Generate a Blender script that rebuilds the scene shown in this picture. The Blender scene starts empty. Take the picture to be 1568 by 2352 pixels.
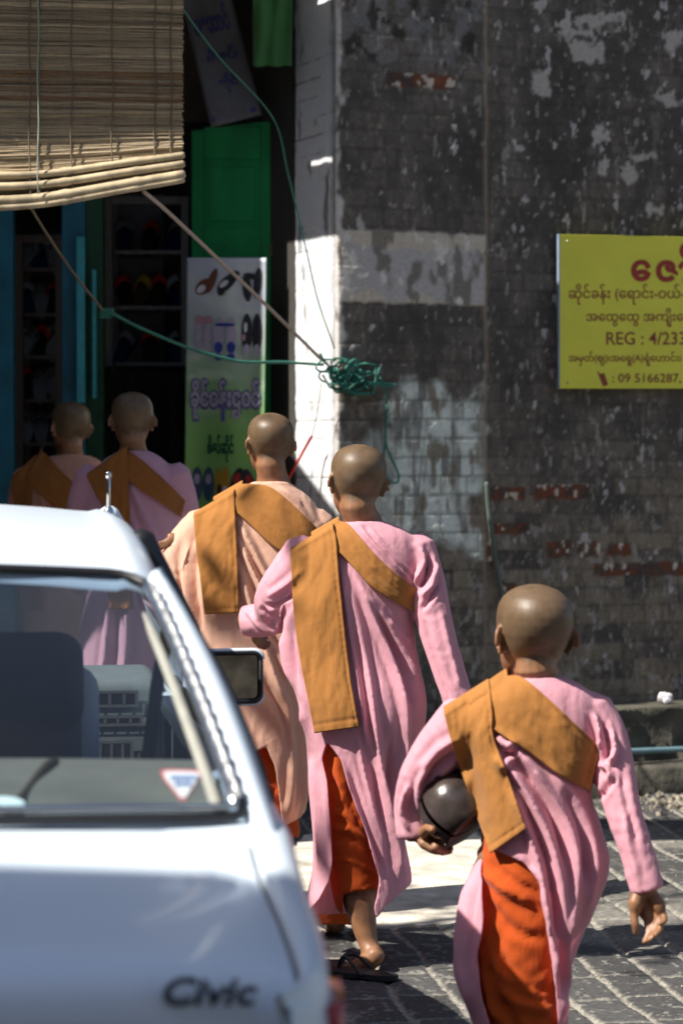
import bpy, bmesh, math, random
import numpy as np
from mathutils import Vector, Matrix, Euler
from mathutils.bvhtree import BVHTree
random.seed(7)
R = math.radians
scene = bpy.context.scene
COL = scene.collection

# ---------------------------------------------------------------- camera, sky, sun, exposure
CAM_Z = 1.42
FPX = 5553.6                      # focal length in pixels of a 1568 x 2352 picture
CX, CY, HOR = 784.0, 1176.0, 1039.0
PITCH = math.atan((CY - HOR) / FPX)
cam_d = bpy.data.cameras.new('camera')
cam = bpy.data.objects.new('camera', cam_d)
COL.objects.link(cam)
cam.location = (0, 0, CAM_Z)
cam.rotation_euler = (R(90) - PITCH, 0, 0)
cam_d.sensor_fit = 'VERTICAL'
cam_d.sensor_height = 36.0
cam_d.lens = 36.0 * FPX / 2352.0
cam_d.clip_start = 0.1
cam_d.clip_end = 2000
cam_d.dof.use_dof = True
cam_d.dof.focus_distance = 6.2
cam_d.dof.aperture_fstop = 4.6
scene.camera = cam

SUN_EL, SUN_BACK = R(48), R(24.5)   # high sun from the left, a little behind the camera
to_sun = Vector((-math.cos(SUN_BACK) * math.cos(SUN_EL), -math.sin(SUN_BACK) * math.cos(SUN_EL), math.sin(SUN_EL)))
world = bpy.data.worlds.new('World')
scene.world = world
world.use_nodes = True
wn = world.node_tree
sky = wn.nodes.new('ShaderNodeTexSky')
sky.sky_type = 'NISHITA'
sky.sun_disc = False
sky.sun_elevation = SUN_EL
sky.sun_rotation = math.atan2(to_sun.x, to_sun.y)
sky.air_density = 1.0
sky.dust_density = 1.5
wn.links.new(sky.outputs[0], wn.nodes['Background'].inputs[0])
wn.nodes['Background'].inputs[1].default_value = 0.070
sun_d = bpy.data.lights.new('sun', 'SUN')
sun_d.energy = 5.0
sun_d.angle = R(0.5)
sun_d.color = (1.0, 0.945, 0.86)
sun = bpy.data.objects.new('sun', sun_d)
COL.objects.link(sun)
sun.rotation_euler = to_sun.to_track_quat('Z', 'Y').to_euler()
scene.view_settings.view_transform = 'Standard'
scene.view_settings.look = 'None'
scene.view_settings.exposure = 0.70
scene.view_settings.gamma = 1.0
scene.cycles.use_denoising = True
scene.cycles.max_bounces = 8
scene.cycles.transparent_max_bounces = 12

# ---------------------------------------------------------------- helpers
def ray(x, y):
    u = (x - CX) / FPX; v = (CY - y) / FPX
    c, s = math.cos(PITCH), math.sin(PITCH)
    return Vector((u, c + v * s, -s + v * c))
def W(x, y, d):                   # measured picture point at depth d -> place in the street
    r = ray(x, y)
    return Vector((0, 0, CAM_Z)) + r * (d / r.y)
def projv(V):
    c, s = math.cos(PITCH), math.sin(PITCH)
    z = V[:, 2] - CAM_Z
    f = V[:, 1] * c - z * s
    u = V[:, 1] * s + z * c
    return np.stack([CX + FPX * V[:, 0] / f, CY - FPX * u / f], 1)

_rng = np.random.default_rng(3)
_lat = _rng.random((256, 256))
def vn(x, y, seed=0):             # smooth value noise, 0..1
    x = np.asarray(x, float) + seed * 17.31; y = np.asarray(y, float) + seed * 9.77
    xi = np.floor(x).astype(int); yi = np.floor(y).astype(int)
    fx = x - xi; fy = y - yi
    fx = fx * fx * (3 - 2 * fx); fy = fy * fy * (3 - 2 * fy)
    a = _lat[xi & 255, yi & 255]; b = _lat[(xi + 1) & 255, yi & 255]
    c = _lat[xi & 255, (yi + 1) & 255]; d = _lat[(xi + 1) & 255, (yi + 1) & 255]
    return (a * (1 - fx) + b * fx) * (1 - fy) + (c * (1 - fx) + d * fx) * fy
def fbm(x, y, seed=0, o=4):
    t = 0; a = 1; n = 0
    for i in range(o):
        t = t + a * vn(x * 2 ** i, y * 2 ** i, seed + i); n += a; a *= .55
    return t / n
def sst(a, b, x):
    t = np.clip((x - a) / (b - a), 0, 1)
    return t * t * (3 - 2 * t)

def link(o, parent=None):
    COL.objects.link(o)
    if parent is not None:
        o.parent = parent
        o.matrix_parent_inverse = parent.matrix_basis.inverted()
    return o
def tag(o, label=None, cat=None, group=None, kind=None):
    if label: o['label'] = label
    if cat: o['category'] = cat
    if group: o['group'] = group
    if kind: o['kind'] = kind
    return o
def thing(name, loc, label, cat, group=None, rz=0):
    o = bpy.data.objects.new(name, None)
    o.empty_display_size = .1
    o.location = loc; o.rotation_euler = (0, 0, rz)
    COL.objects.link(o)
    return tag(o, label, cat, group)
def mk(name, V, F, mats, parent=None, smooth=True, mi=None, cols=None):
    me = bpy.data.meshes.new(name)
    me.from_pydata([tuple(v) for v in V], [], [tuple(f) for f in F])
    for m in (mats if isinstance(mats, (list, tuple)) else [mats]): me.materials.append(m)
    if mi is not None: me.polygons.foreach_set('material_index', np.asarray(mi, np.int32))
    if smooth: me.polygons.foreach_set('use_smooth', np.ones(len(me.polygons), bool))
    for nm, c in (cols or {}).items():
        a = me.color_attributes.new(nm, 'FLOAT_COLOR', 'POINT')
        c = np.asarray(c, np.float32)
        if c.shape[1] == 3: c = np.concatenate([c, np.ones((len(c), 1), np.float32)], 1)
        a.data.foreach_set('color', c.ravel())
    me.update()
    return link(bpy.data.objects.new(name, me), parent)
class MB:                          # collects shapes for ONE mesh
    def __init__(s): s.V = []; s.F = []; s.M = []
    def add(s, V, F, m=0):
        n = len(s.V); s.V += [tuple(v) for v in V]; s.F += [tuple(i + n for i in f) for f in F]; s.M += [m] * len(F); return s
    def box(s, c, d, m=0, rot=None):
        V = [Vector((x * d[0] / 2, y * d[1] / 2, z * d[2] / 2)) for x in (-1, 1) for y in (-1, 1) for z in (-1, 1)]
        if rot is not None: V = [rot @ v for v in V]
        V = [v + Vector(c) for v in V]
        return s.add(V, [(0, 1, 3, 2), (4, 6, 7, 5), (0, 4, 5, 1), (2, 3, 7, 6), (0, 2, 6, 4), (1, 5, 7, 3)], m)
    def tube(s, P, r, n=10, m=0, flat=None):
        V, F = tube(P, r, n, flat); return s.add(V, F, m)
    def grid(s, rows, m=0, closed=False):
        V, F = grid(rows, closed); return s.add(V, F, m)
    def build(s, name, mats, parent=None, smooth=False, bevel=0, seg=2):
        o = mk(name, s.V, s.F, mats, parent, smooth, s.M)
        if bevel:
            b = o.modifiers.new('bevel', 'BEVEL'); b.width = bevel; b.segments = seg; b.limit_method = 'ANGLE'; b.angle_limit = R(40)
        return o
def grid(rows, closed=False):
    n = len(rows[0]); V = [p for r in rows for p in r]; F = []
    for i in range(len(rows) - 1):
        for j in range(n - (0 if closed else 1)):
            k = (j + 1) % n
            F.append((i * n + j, i * n + k, (i + 1) * n + k, (i + 1) * n + j))
    return V, F
def tube(P, r, n=10, flat=None):   # closed tube with rounded ends; flat = (direction, factor)
    P = [Vector(p) for p in P]
    r = [r] * len(P) if isinstance(r, (int, float)) else list(r)
    t0 = (P[1] - P[0]).normalized(); t1 = (P[-1] - P[-2]).normalized()
    P = [P[0] - t0 * r[0] * .55, P[0]] + P[1:-1] + [P[-1], P[-1] + t1 * r[-1] * .55]
    r = [r[0] * .62] + r + [r[-1] * .62]
    up = Vector((0, 0, 1)) if abs(t0.z) < .9 else Vector((1, 0, 0))
    rows = []
    for i, p in enumerate(P):
        t = (P[min(i + 1, len(P) - 1)] - P[max(i - 1, 0)]).normalized()
        a = t.cross(up).normalized(); b = a.cross(t).normalized(); up = b
        row = []
        for k in range(n):
            q = a * math.cos(2 * math.pi * k / n) * r[i] + b * math.sin(2 * math.pi * k / n) * r[i]
            if flat: q = q - flat[0] * q.dot(flat[0]) * (1 - flat[1])
            row.append(p + q)
        rows.append(row)
    V, F = grid(rows, True)
    F = [tuple(reversed(f)) for f in F]
    F.append(tuple(range(n))); F.append(tuple(reversed(range(len(V) - n, len(V)))))
    return V, F
def smooth_path(P, k=6):           # Catmull-Rom
    P = [Vector(p) for p in P]; Q = []
    for i in range(len(P) - 1):
        a, b, c, d = P[max(i - 1, 0)], P[i], P[i + 1], P[min(i + 2, len(P) - 1)]
        for j in range(k):
            t = j / k
            Q.append(.5 * ((2 * b) + (c - a) * t + (2 * a - 5 * b + 4 * c - d) * t * t + (3 * b - a - 3 * c + d) * t ** 3))
    Q.append(P[-1])
    return Q
def ipl(P, t):                     # point on a pixel polyline by fraction of its length
    P = np.asarray(P, float); L = np.r_[0, np.cumsum(np.hypot(*np.diff(P, axis=0).T))]
    return [np.interp(t * L[-1], L, P[:, k]) for k in range(P.shape[1])]
def extrude_poly(mb, pts, nrm, th, m=0):   # flat outline with real thickness
    n = len(pts); nrm = Vector(nrm)
    V = [Vector(p) for p in pts] + [Vector(p) + nrm * th for p in pts]
    F = [tuple(range(n)), tuple(reversed(range(n, 2 * n)))] + [(i, n + i, n + (i + 1) % n, (i + 1) % n) for i in range(n)]
    mb.add(V, F, m)

# ---------------------------------------------------------------- materials
def nt(name):
    m = bpy.data.materials.new(name); m.use_nodes = True
    return m, m.node_tree, m.node_tree.nodes['Principled BSDF']
def pbr(name, col, rough=.6, metal=0, var=.12, scale=25, bump=0, bscale=80, coat=0, attr=None, spec=.5, stretch=None):
    m, t, b = nt(name)
    N, L = t.nodes, t.links
    b.inputs['Roughness'].default_value = rough; b.inputs['Metallic'].default_value = metal
    b.inputs['Coat Weight'].default_value = coat; b.inputs['Coat Roughness'].default_value = .06
    b.inputs['Specular IOR Level'].default_value = spec
    tc = N.new('ShaderNodeTexCoord')
    vec = tc.outputs['Object']
    if stretch:
        mp = N.new('ShaderNodeMapping'); mp.inputs['Scale'].default_value = stretch; L.new(vec, mp.inputs['Vector']); vec = mp.outputs[0]
    nz = N.new('ShaderNodeTexNoise'); nz.inputs['Scale'].default_value = scale; nz.inputs['Detail'].default_value = 5
    L.new(vec, nz.inputs['Vector'])
    mx = N.new('ShaderNodeMix'); mx.data_type = 'RGBA'; mx.blend_type = 'MULTIPLY'; mx.inputs[0].default_value = 1
    rp = N.new('ShaderNodeMapRange'); rp.inputs[1].default_value = .3; rp.inputs[2].default_value = .7
    rp.inputs[3].default_value = 1 - var; rp.inputs[4].default_value = 1 + var
    L.new(nz.outputs[0], rp.inputs[0])
    cb = N.new('ShaderNodeCombineColor')
    for k in range(3): L.new(rp.outputs[0], cb.inputs[k])
    L.new(cb.outputs[0], mx.inputs[7])
    if attr:
        at = N.new('ShaderNodeAttribute'); at.attribute_name = attr; L.new(at.outputs['Color'], mx.inputs[6])
    else:
        mx.inputs[6].default_value = (*col, 1)
    L.new(mx.outputs[2], b.inputs['Base Color'])
    if bump:
        n2 = N.new('ShaderNodeTexNoise'); n2.inputs['Scale'].default_value = bscale; n2.inputs['Detail'].default_value = 6
        L.new(vec, n2.inputs['Vector'])
        bp = N.new('ShaderNodeBump'); bp.inputs['Strength'].default_value = bump; bp.inputs['Distance'].default_value = .01
        L.new(n2.outputs[0], bp.inputs['Height']); L.new(bp.outputs[0], b.inputs['Normal'])
    return m
def cloth(name, col, trans=.22, rough=.85, wr=.12, var=.03, fine=.2):
    m = pbr(name, col, rough, var=var, scale=14, spec=.15)
    t = m.node_tree; N, L = t.nodes, t.links; b = N['Principled BSDF']
    b.inputs['Sheen Weight'].default_value = .15; b.inputs['Sheen Roughness'].default_value = .5
    tc = N.new('ShaderNodeTexCoord')
    n1 = N.new('ShaderNodeTexNoise'); n1.inputs['Scale'].default_value = 22; n1.inputs['Detail'].default_value = 3; n1.inputs['Distortion'].default_value = .8
    n2 = N.new('ShaderNodeTexNoise'); n2.inputs['Scale'].default_value = 900; n2.inputs['Detail'].default_value = 1
    L.new(tc.outputs['Object'], n1.inputs['Vector']); L.new(tc.outputs['Object'], n2.inputs['Vector'])
    b1 = N.new('ShaderNodeBump'); b1.inputs['Strength'].default_value = wr; b1.inputs['Distance'].default_value = .02
    b2 = N.new('ShaderNodeBump'); b2.inputs['Strength'].default_value = .25; b2.inputs['Distance'].default_value = .001
    L.new(n1.outputs[0], b1.inputs['Height']); L.new(n2.outputs[0], b2.inputs['Height'])
    mp = N.new('ShaderNodeMapping'); mp.inputs['Scale'].default_value = (1, 1, .22); L.new(tc.outputs['Object'], mp.inputs['Vector'])
    n3 = N.new('ShaderNodeTexNoise'); n3.inputs['Scale'].default_value = 62; n3.inputs['Detail'].default_value = 2; n3.inputs['Distortion'].default_value = 1.2
    L.new(mp.outputs[0], n3.inputs['Vector'])
    b3 = N.new('ShaderNodeBump'); b3.inputs['Strength'].default_value = fine; b3.inputs['Distance'].default_value = .006
    L.new(n3.outputs[0], b3.inputs['Height']); L.new(b1.outputs[0], b3.inputs['Normal'])
    L.new(b3.outputs[0], b2.inputs['Normal']); L.new(b2.outputs[0], b.inputs['Normal'])
    tr = N.new('ShaderNodeBsdfTranslucent'); tr.inputs[0].default_value = (*col, 1)
    ms = N.new('ShaderNodeMixShader'); ms.inputs[0].default_value = trans
    L.new(b.outputs[0], ms.inputs[1]); L.new(tr.outputs[0], ms.inputs[2]); L.new(ms.outputs[0], N['Material Output'].inputs[0])
    return m
def glass_mat(name, tint, rough=0.0, k=1.0, dust=0):
    m, t, b = nt(name); N, L = t.nodes, t.links
    tr = N.new('ShaderNodeBsdfTransparent'); tr.inputs[0].default_value = (*tint, 1)
    gl = N.new('ShaderNodeBsdfGlossy'); gl.inputs['Roughness'].default_value = rough; gl.inputs[0].default_value = (1, 1, 1, 1)
    fr = N.new('ShaderNodeFresnel'); fr.inputs[0].default_value = 1.52
    ge = N.new('ShaderNodeNewGeometry'); ir = N.new('ShaderNodeMapRange')        # a thin pane reflects alike from both sides
    ir.inputs[3].default_value = 1.52; ir.inputs[4].default_value = 1 / 1.52
    L.new(ge.outputs['Backfacing'], ir.inputs[0]); L.new(ir.outputs[0], fr.inputs[0])
    mu = N.new('ShaderNodeMath'); mu.operation = 'MULTIPLY'; mu.inputs[1].default_value = k; mu.use_clamp = True
    L.new(fr.outputs[0], mu.inputs[0])
    ms = N.new('ShaderNodeMixShader')
    L.new(mu.outputs[0], ms.inputs[0]); L.new(tr.outputs[0], ms.inputs[1]); L.new(gl.outputs[0], ms.inputs[2])
    L.new(ms.outputs[0], N['Material Output'].inputs[0])
    if dust:                       # thin film of street dust, added to give the glass a haze
        df = N.new('ShaderNodeBsdfDiffuse'); df.inputs[0].default_value = (.6, .6, .58, 1)
        nz = N.new('ShaderNodeTexNoise'); nz.inputs['Scale'].default_value = 7; nz.inputs['Detail'].default_value = 6
        mr = N.new('ShaderNodeMapRange'); mr.inputs[3].default_value = dust * .4; mr.inputs[4].default_value = dust * 1.6
        m2 = N.new('ShaderNodeMixShader'); L.new(nz.outputs[0], mr.inputs[0]); L.new(mr.outputs[0], m2.inputs[0])
        L.new(ms.outputs[0], m2.inputs[1]); L.new(df.outputs[0], m2.inputs[2]); L.new(m2.outputs[0], N['Material Output'].inputs[0])
    return m
M = {}
M['pink'] = cloth('pink_cotton', (.87, .47, .55), trans=.36)
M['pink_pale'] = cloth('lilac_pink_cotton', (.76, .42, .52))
M['peach'] = cloth('peach_cotton', (.93, .60, .45), trans=.36)
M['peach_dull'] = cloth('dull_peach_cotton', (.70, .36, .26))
M['ochre'] = cloth('ochre_cotton', (.41, .175, .045), trans=.08, wr=.12, fine=.15)
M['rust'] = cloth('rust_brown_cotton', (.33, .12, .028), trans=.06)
M['orange'] = cloth('orange_cotton', (.56, .088, .013), trans=.12)
M['rubber'] = pbr('black_rubber', (.02, .02, .022), .6)
M['black'] = pbr('black_seal', (.012, .012, .015), .45)
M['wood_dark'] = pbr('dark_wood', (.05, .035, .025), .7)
M['green'] = pbr('green_paint', (.018, .31, .095), .42, var=.18, scale=9, bump=.12, bscale=30, stretch=(1, 1, .3))
M['green_edge'] = pbr('worn_green_paint', (.12, .34, .10), .55, var=.4, scale=30)
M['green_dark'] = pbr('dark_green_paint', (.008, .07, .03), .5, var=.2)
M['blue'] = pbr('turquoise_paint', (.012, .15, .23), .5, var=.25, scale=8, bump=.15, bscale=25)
M['white_wood'] = pbr('white_painted_wood', (.20, .19, .185), .6, var=.15)
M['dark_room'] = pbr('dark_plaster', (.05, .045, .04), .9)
M['rope_green'] = pbr('green_nylon_rope', (.035, .21, .155), .5, var=.25, scale=120, bump=.6, bscale=260)
M['rope_pale'] = pbr('pale_rope', (.52, .40, .33), .7, var=.2, scale=90, bump=.5, bscale=260)
M['rope_brown'] = pbr('brown_string', (.16, .12, .08), .8)
M['red'] = pbr('red_plastic', (.55, .03, .025), .4)
# ================================================================ SETTING: street
ST = R(8.2)                                  # the street runs a little to the left
sdir = np.array([-math.sin(ST), math.cos(ST)]); srt = np.array([math.cos(ST), math.sin(ST)])
def build_street():
    # local grid: a across the street, b along it
    def axis(lo, hi, flo, fhi, st, coarse):
        return np.r_[np.arange(lo, flo, coarse), np.arange(flo, fhi, st), np.arange(fhi, hi + .01, coarse)]
    A = np.r_[np.arange(-6, -1, .3), np.arange(-1, .9, .013), np.arange(.9, 2.9, .0055), np.arange(2.9, 7.01, .3)]; B = axis(-3, 13, 5.6, 10.2, .0062, .3)
    a, b = np.meshgrid(A, B, indexing='ij')
    X = a * srt[0] + b * sdir[0]; Y = a * srt[1] + b * sdir[1]
    wob = (vn(a * 3, b * 3, 1) - .5) * .035; wob2 = (vn(a * 3, b * 3, 2) - .5) * .04
    ca = (a + wob) / .148; ia = np.floor(ca); fa = ca - ia
    cb = (b + wob2 + vn(ia * 7.3, ia * 0, 5) * .27) / .262; ib = np.floor(cb); fb = cb - ib
    da = np.minimum(fa, 1 - fa) * .148; db = np.minimum(fb, 1 - fb) * .262
    edge = np.minimum(da, db) + (fbm(a * 75, b * 75, 3, 4) - .5) * .020
    stone = sst(.006, .013, edge)
    wear = fbm(a * 55 + ia * 3, b * 38 + ib * 5, 8, 4)
    rnd = vn(ia * 5.7 + .5, ib * 3.9 + .5, 11)
    crown = sst(0, .05, np.minimum(da, db))
    z = -.006 + stone * (.005 + .001 * crown + .003 * rnd) + (wear - .5) * .004 * stone + (fbm(a * 2, b * 2, 14, 2) - .5) * .012
    g = .040 + .050 * rnd + (fbm(a * 90, b * 90, 19, 3) - .5) * .05
    dk = np.stack([g * 1.03, g, g * .97], -1)
    chip = sst(.66, .72, wear)[..., None] * .8
    dk = dk * (1 - chip) + np.array([.24, .23, .20]) * chip
    sand = (.27 + .40 * (fbm(a * 70, b * 70, 23, 4) - .5))[..., None] * np.array([1, .93, .78])
    dirt = sst(.60, .74, fbm(a * 1.9, b * 1.9, 31, 3) + .16 * sst(8.3, 9.6, b))[..., None] * .6
    stone3 = stone[..., None]
    col = (dk * stone3 + sand * (1 - stone3)) * (1 - dirt) + sand * dirt
    n, mm = a.shape
    V = np.stack([X, Y, z], -1).reshape(-1, 3)
    idx = np.arange(n * mm).reshape(n, mm)
    F = np.stack([idx[:-1, :-1], idx[1:, :-1], idx[1:, 1:], idx[:-1, 1:]], -1).reshape(-1, 4)
    m = pbr('street_stone', (.1, .1, .1), .75, attr='Col', var=.18, scale=60, bump=.25, bscale=300)
    tag(mk('street', V, F.tolist(), m, cols={'Col': col.reshape(-1, 3)}), kind='structure')
    mb = MB(); s = 400
    mb.add([(-s, -s, -.06), (s, -s, -.06), (s, s, -.06), (-s, s, -.06)], [(0, 1, 2, 3)])
    tag(mb.build('ground', pbr('earth', (.22, .19, .15), .9, scale=2)), kind='structure')
build_street()

# pale concrete patch let into the paving
def build_slab():
    out = [(640, 1990), (700, 1925), (820, 1905), (905, 1912), (1000, 1905), (1075, 1910), (1110, 1930), (1120, 2000), (1118, 2092), (1060, 2128), (990, 2134), (900, 2136), (800, 2142), (720, 2150), (660, 2140), (600, 2090)]
    P = []
    for i, (x, y) in enumerate(out):
        x2, y2 = out[(i + 1) % len(out)]
        for t in np.arange(0, 1, .125):
            px, py = x + (x2 - x) * t, y + (y2 - y) * t
            d = CAM_Z * FPX / (py - HOR) * 1.0
            q = W(px, py, d); q = q * 1.0
            P.append((q.x + (vn(px / 9, py / 9, 2) - .5) * .03, q.y + (vn(px / 14, py / 9, 3) - .5) * .05))
    mb = MB()
    extrude_poly(mb, [(p[0], p[1], -.02) for p in reversed(P)], (0, 0, 1), .027)
    m = pbr('worn_concrete', (.62, .57, .48), .85, var=.35, scale=9, bump=.5, bscale=60)
    o = mb.build('concrete_paving', m)
    tag(o, kind='structure')
build_slab()

# ================================================================ SETTING: corner building
WA = R(24.3)                                   # front wall recedes to the right, side wall away to the left
C0 = np.array([W(770, 500, 9.72).x, 9.72])
wd = np.array([math.cos(WA), math.sin(WA)]); wnrm = np.array([math.sin(WA), -math.cos(WA)])
sd = np.array([-math.sin(WA), math.cos(WA)]); snrm = np.array([-math.cos(WA), -math.sin(WA)])
def plane_hit(x, y, p0, nrm):
    r = ray(x, y); t = (p0[0] * nrm[0] + p0[1] * nrm[1]) / (r.x * nrm[0] + r.y * nrm[1])
    return Vector((0, 0, CAM_Z)) + r * t
def wuz(x, y):                               # picture point -> (along the front wall, height)
    q = plane_hit(x, y, C0, wnrm)
    return (q.x - C0[0]) * wd[0] + (q.y - C0[1]) * wd[1], q.z
def wpt(u, z, off=0):
    return Vector((C0[0] + wd[0] * u + wnrm[0] * off, C0[1] + wd[1] * u + wnrm[1] * off, z))
def spt(t, z, off=0):
    return Vector((C0[0] + sd[0] * t + snrm[0] * off, C0[1] + sd[1] * t + snrm[1] * off, z))
def boxmask(U, Z, x0, y0, x1, y1, soft=.012, amp=.03, f=22, seed=0):
    u0, z1 = wuz(x0, y0); u1, z0 = wuz(x1, y1)
    n1 = (fbm(U * f, Z * f, seed, 4) - .5) * 2 * amp; n2 = (fbm(U * f, Z * f, seed + 9, 4) - .5) * 2 * amp
    return sst(-soft, soft, np.minimum(np.minimum(U + n1 - u0, u1 - U - n1), np.minimum(Z + n2 - z0, z1 - Z - n2)))
def lay(col, c, m):
    m = np.clip(m, 0, 1)[..., None]
    return col * (1 - m) + np.asarray(c) * m
building = thing('corner_building', (C0[0], C0[1], 0), 'old brick corner building with blackened peeling front wall and whitewashed side', 'building')
def build_front():
    U1 = np.r_[np.arange(0, 1.75, .0075), np.arange(1.75, 3.4, .013), np.arange(3.4, 7.01, .25)]
    Z1 = np.r_[np.arange(-.05, .2, .05), np.arange(.2, 3.35, .0075), np.arange(3.35, 6.3, .25)]
    U, Z = np.meshgrid(U1, Z1, indexing='ij')
    H = .0775
    Zw = Z + (vn(U * 2.2, Z * .7, 4) - .5) * .02
    row = np.floor(Zw / H); fz = Zw / H - row
    L = np.where(vn(row * 3.1, row * 0, 6) > .5, .118, .236)
    cu = (U + (row % 2) * .059 + vn(row * 1.7, row * 0, 8) * .05) / L; iu = np.floor(cu); fu = cu - iu
    du = np.minimum(fu, 1 - fu) * L; dz = np.minimum(fz, 1 - fz) * H
    edge = np.minimum(du, dz) + (fbm(U * 40, Z * 40, 3, 3) - .5) * .010
    brick = sst(.0015, .009, edge)
    rnd = vn(iu * 7.7 + .5, row * 5.3 + .5, 13)
    big = fbm(U * 1.6, Z * 1.1, 21, 3); mid = fbm(U * 9, Z * 6, 27, 4); fine = fbm(U * 55, Z * 38, 33, 3)
    streak = fbm(U * 26, Z * 3.2, 37, 4)
    low = sst(1.75, .9, Z)                    # browner and paler towards the foot
    base = np.stack([.050 + 0 * U, .048 + 0 * U, .048 + 0 * U], -1)
    base = lay(base, (.088, .083, .078), sst(.40, .66, mid * .55 + big * .25 + rnd * .2))
    base = lay(base, (.15, .134, .108), low * sst(.25, .62, mid * .5 + rnd * .5) * .95)
    base = lay(base, (.15, .14, .128), sst(.52, .70, fine * .6 + streak * .4) * (.45 + .5 * low))
    base = lay(base, (.055, .05, .045), sst(.54, .68, fbm(U * 50, Z * 22, 43, 3)) * .5)
    base = lay(base, (.034, .032, .031), sst(.55, .75, fbm(U * 4, Z * 2.2, 41, 4)) * .6 * (1 - .75 * low))
    base = lay(base, (.028, .026, .025), (1 - brick) * (.22 + .30 * rnd) * sst(.3, .6, mid + .1))
    seam_u, _ = wuz(1114, 700)
    # mould-speckled upper left panel
    pm = boxmask(U, Z, 770, -200, 1112, 163, .02, .03, 12, 3)
    base = lay(base, (.115, .118, .125), pm * sst(.42, .58, fbm(U * 18, Z * 14, 45, 4)) * .9)
    base = lay(base, (.022, .022, .021), pm * sst(.52, .66, fbm(U * 16, Z * 16, 47, 3)) * .85)
    # pale flakes of old plaster
    right = sst(seam_u, seam_u + .25, U)
    dens = .012 * right * sst(1.9, 2.9, Z) + .02 * right * sst(2.4, 3.1, Z)
    fl = sst(.735, .765, fbm(U * 21, Z * 14, 51, 4) + dens * 1.2 - .03 * (1 - right))
    fl2 = sst(.70, .76, fbm(U * 44, Z * 22, 57, 3) + .03 * low)
    base = lay(base, (.30, .30, .315), fl * .85)
    base = lay(base, (.21, .205, .20), fl2 * .7)
    for (x, y, w, h, s) in ((1245, 190, 45, 55, 1), (1350, 50, 60, 40, 2), (1410, 42, 34, 34, 3), (1325, 80, 90, 22, 4), (1550, 95, 40, 40, 5), (1475, 355, 55, 18, 6), (1385, 385, 20, 28, 7), (1500, 480, 40, 25, 8), (1530, 225, 40, 24, 9), (1380, 305, 32, 20, 10), (1445, 400, 22, 40, 11), (1470, 610, 20, 16, 12), (1350, 120, 70, 50, 13)):
        base = lay(base, (.27, .27, .27), boxmask(U, Z, x - w / 2, y - h / 2, x + w / 2, y + h / 2, .01, .045, 30, s) * .9)
    # grey painted rectangle with cream border
    rm = boxmask(U, Z, 779, 527, 1113, 702, .006, .010, 30, 60)
    base = lay(base, (.37, .35, .31), rm * .92)
    gm = boxmask(U, Z, 800, 562, 1108, 690, .006, .055, 9, 64)
    base = lay(base, (.29, .293, .305), gm * rm)
    base = lay(base, (.085, .078, .068), rm * sst(.55, .66, fbm(U * 13, Z * 7, 66, 4)) * .75)
    base = lay(base, (.42, .42, .42), rm * sst(.67, .71, fbm(U * 24, Z * 14, 68, 3)))
    # washed-out pale blue paint, streaked downwards
    bm = boxmask(U, Z, 895, 905, 1092, 1262, .03, .11, 8, 70)
    bm2 = boxmask(U, Z, 770, 1010, 960, 1330, .05, .10, 8, 73) * .55
    stk = sst(.36, .52, fbm(U * 42, Z * 5, 77, 4) * .6 + mid * .4)
    base = lay(base, (.42, .48, .48), np.maximum(bm, bm2) * (.25 + .75 * stk))
    base = lay(base, (.075, .08, .075), bm * (1 - brick) * .6)
    base = lay(base, (.12, .105, .08), bm * sst(.54, .66, fbm(U * 22, Z * 10, 79, 4)) * .8)
    # bare red bricks
    for i, (x0, y0, x1, y1, k) in enumerate(((1117, 1119, 1207, 1147, .5), (1226, 1114, 1352, 1146, .5), (885, 166, 1040, 208, .53), (1120, 1203, 1216, 1226, .52), (1255, 1244, 1310, 1280, .5), (1325, 1246, 1376, 1279, .46), (1394, 1248, 1447, 1276, .44), (1362, 1294, 1482, 1320, .53), (1488, 1291, 1600, 1320, .52), (1118, 1240, 1135, 1310, .5), (1150, 1338, 1185, 1372, .45))):
        rmk = boxmask(U, Z, x0, y0, x1, y1, .005, .008, 30, 80 + i)
        nz = fbm(U * 26, Z * 26, 90 + i, 3)
        base = lay(base, (.045, .032, .027), rmk * .8)
        base = lay(base, (.105, .040, .024), rmk * sst(k - .05, k + .05, nz))
        base = lay(base, (.34, .32, .29), rmk * sst(.62, .68, fbm(U * 34, Z * 30, 110 + i, 3)))
    # plaster joint between the two parts of the wall
    sm = np.exp(-((U - seam_u + (vn(U * 0, Z * 9, 5) - .5) * .014) / .012) ** 2)
    base = lay(base, (.20, .165, .135), sm * .8)
    # grime dropping off the rope hook and along the white corner
    base = lay(base, (.42, .42, .43), sst(.030, .0, U + (fbm(U * 30, Z * 14, 120, 4) - .5) * .09))
    disp = (brick - 1) * .0015 + (fine - .5) * .0015 + (rnd - .5) * .0015 + fl * .002 - sm * .004 + np.where(U < seam_u, .014, 0) + (rm > .5) * .002
    disp = np.where(U < .004, 0, disp)
    n, mm = U.shape
    P = np.stack([C0[0] + wd[0] * U + wnrm[0] * disp, C0[1] + wd[1] * U + wnrm[1] * disp, Z], -1).reshape(-1, 3)
    idx = np.arange(n * mm).reshape(n, mm)
    F = np.stack([idx[:-1, :-1], idx[1:, :-1], idx[1:, 1:], idx[:-1, 1:]], -1).reshape(-1, 4).tolist()
    m = pbr('stained_brick', (.1, .1, .1), .9, attr='Col', var=.12, scale=70, bump=.35, bscale=160, spec=.25)
    mk('front_wall', P, F, m, building, cols={'Col': base.reshape(-1, 3) * np.array([1.78, 1.68, 1.55])})
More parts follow.
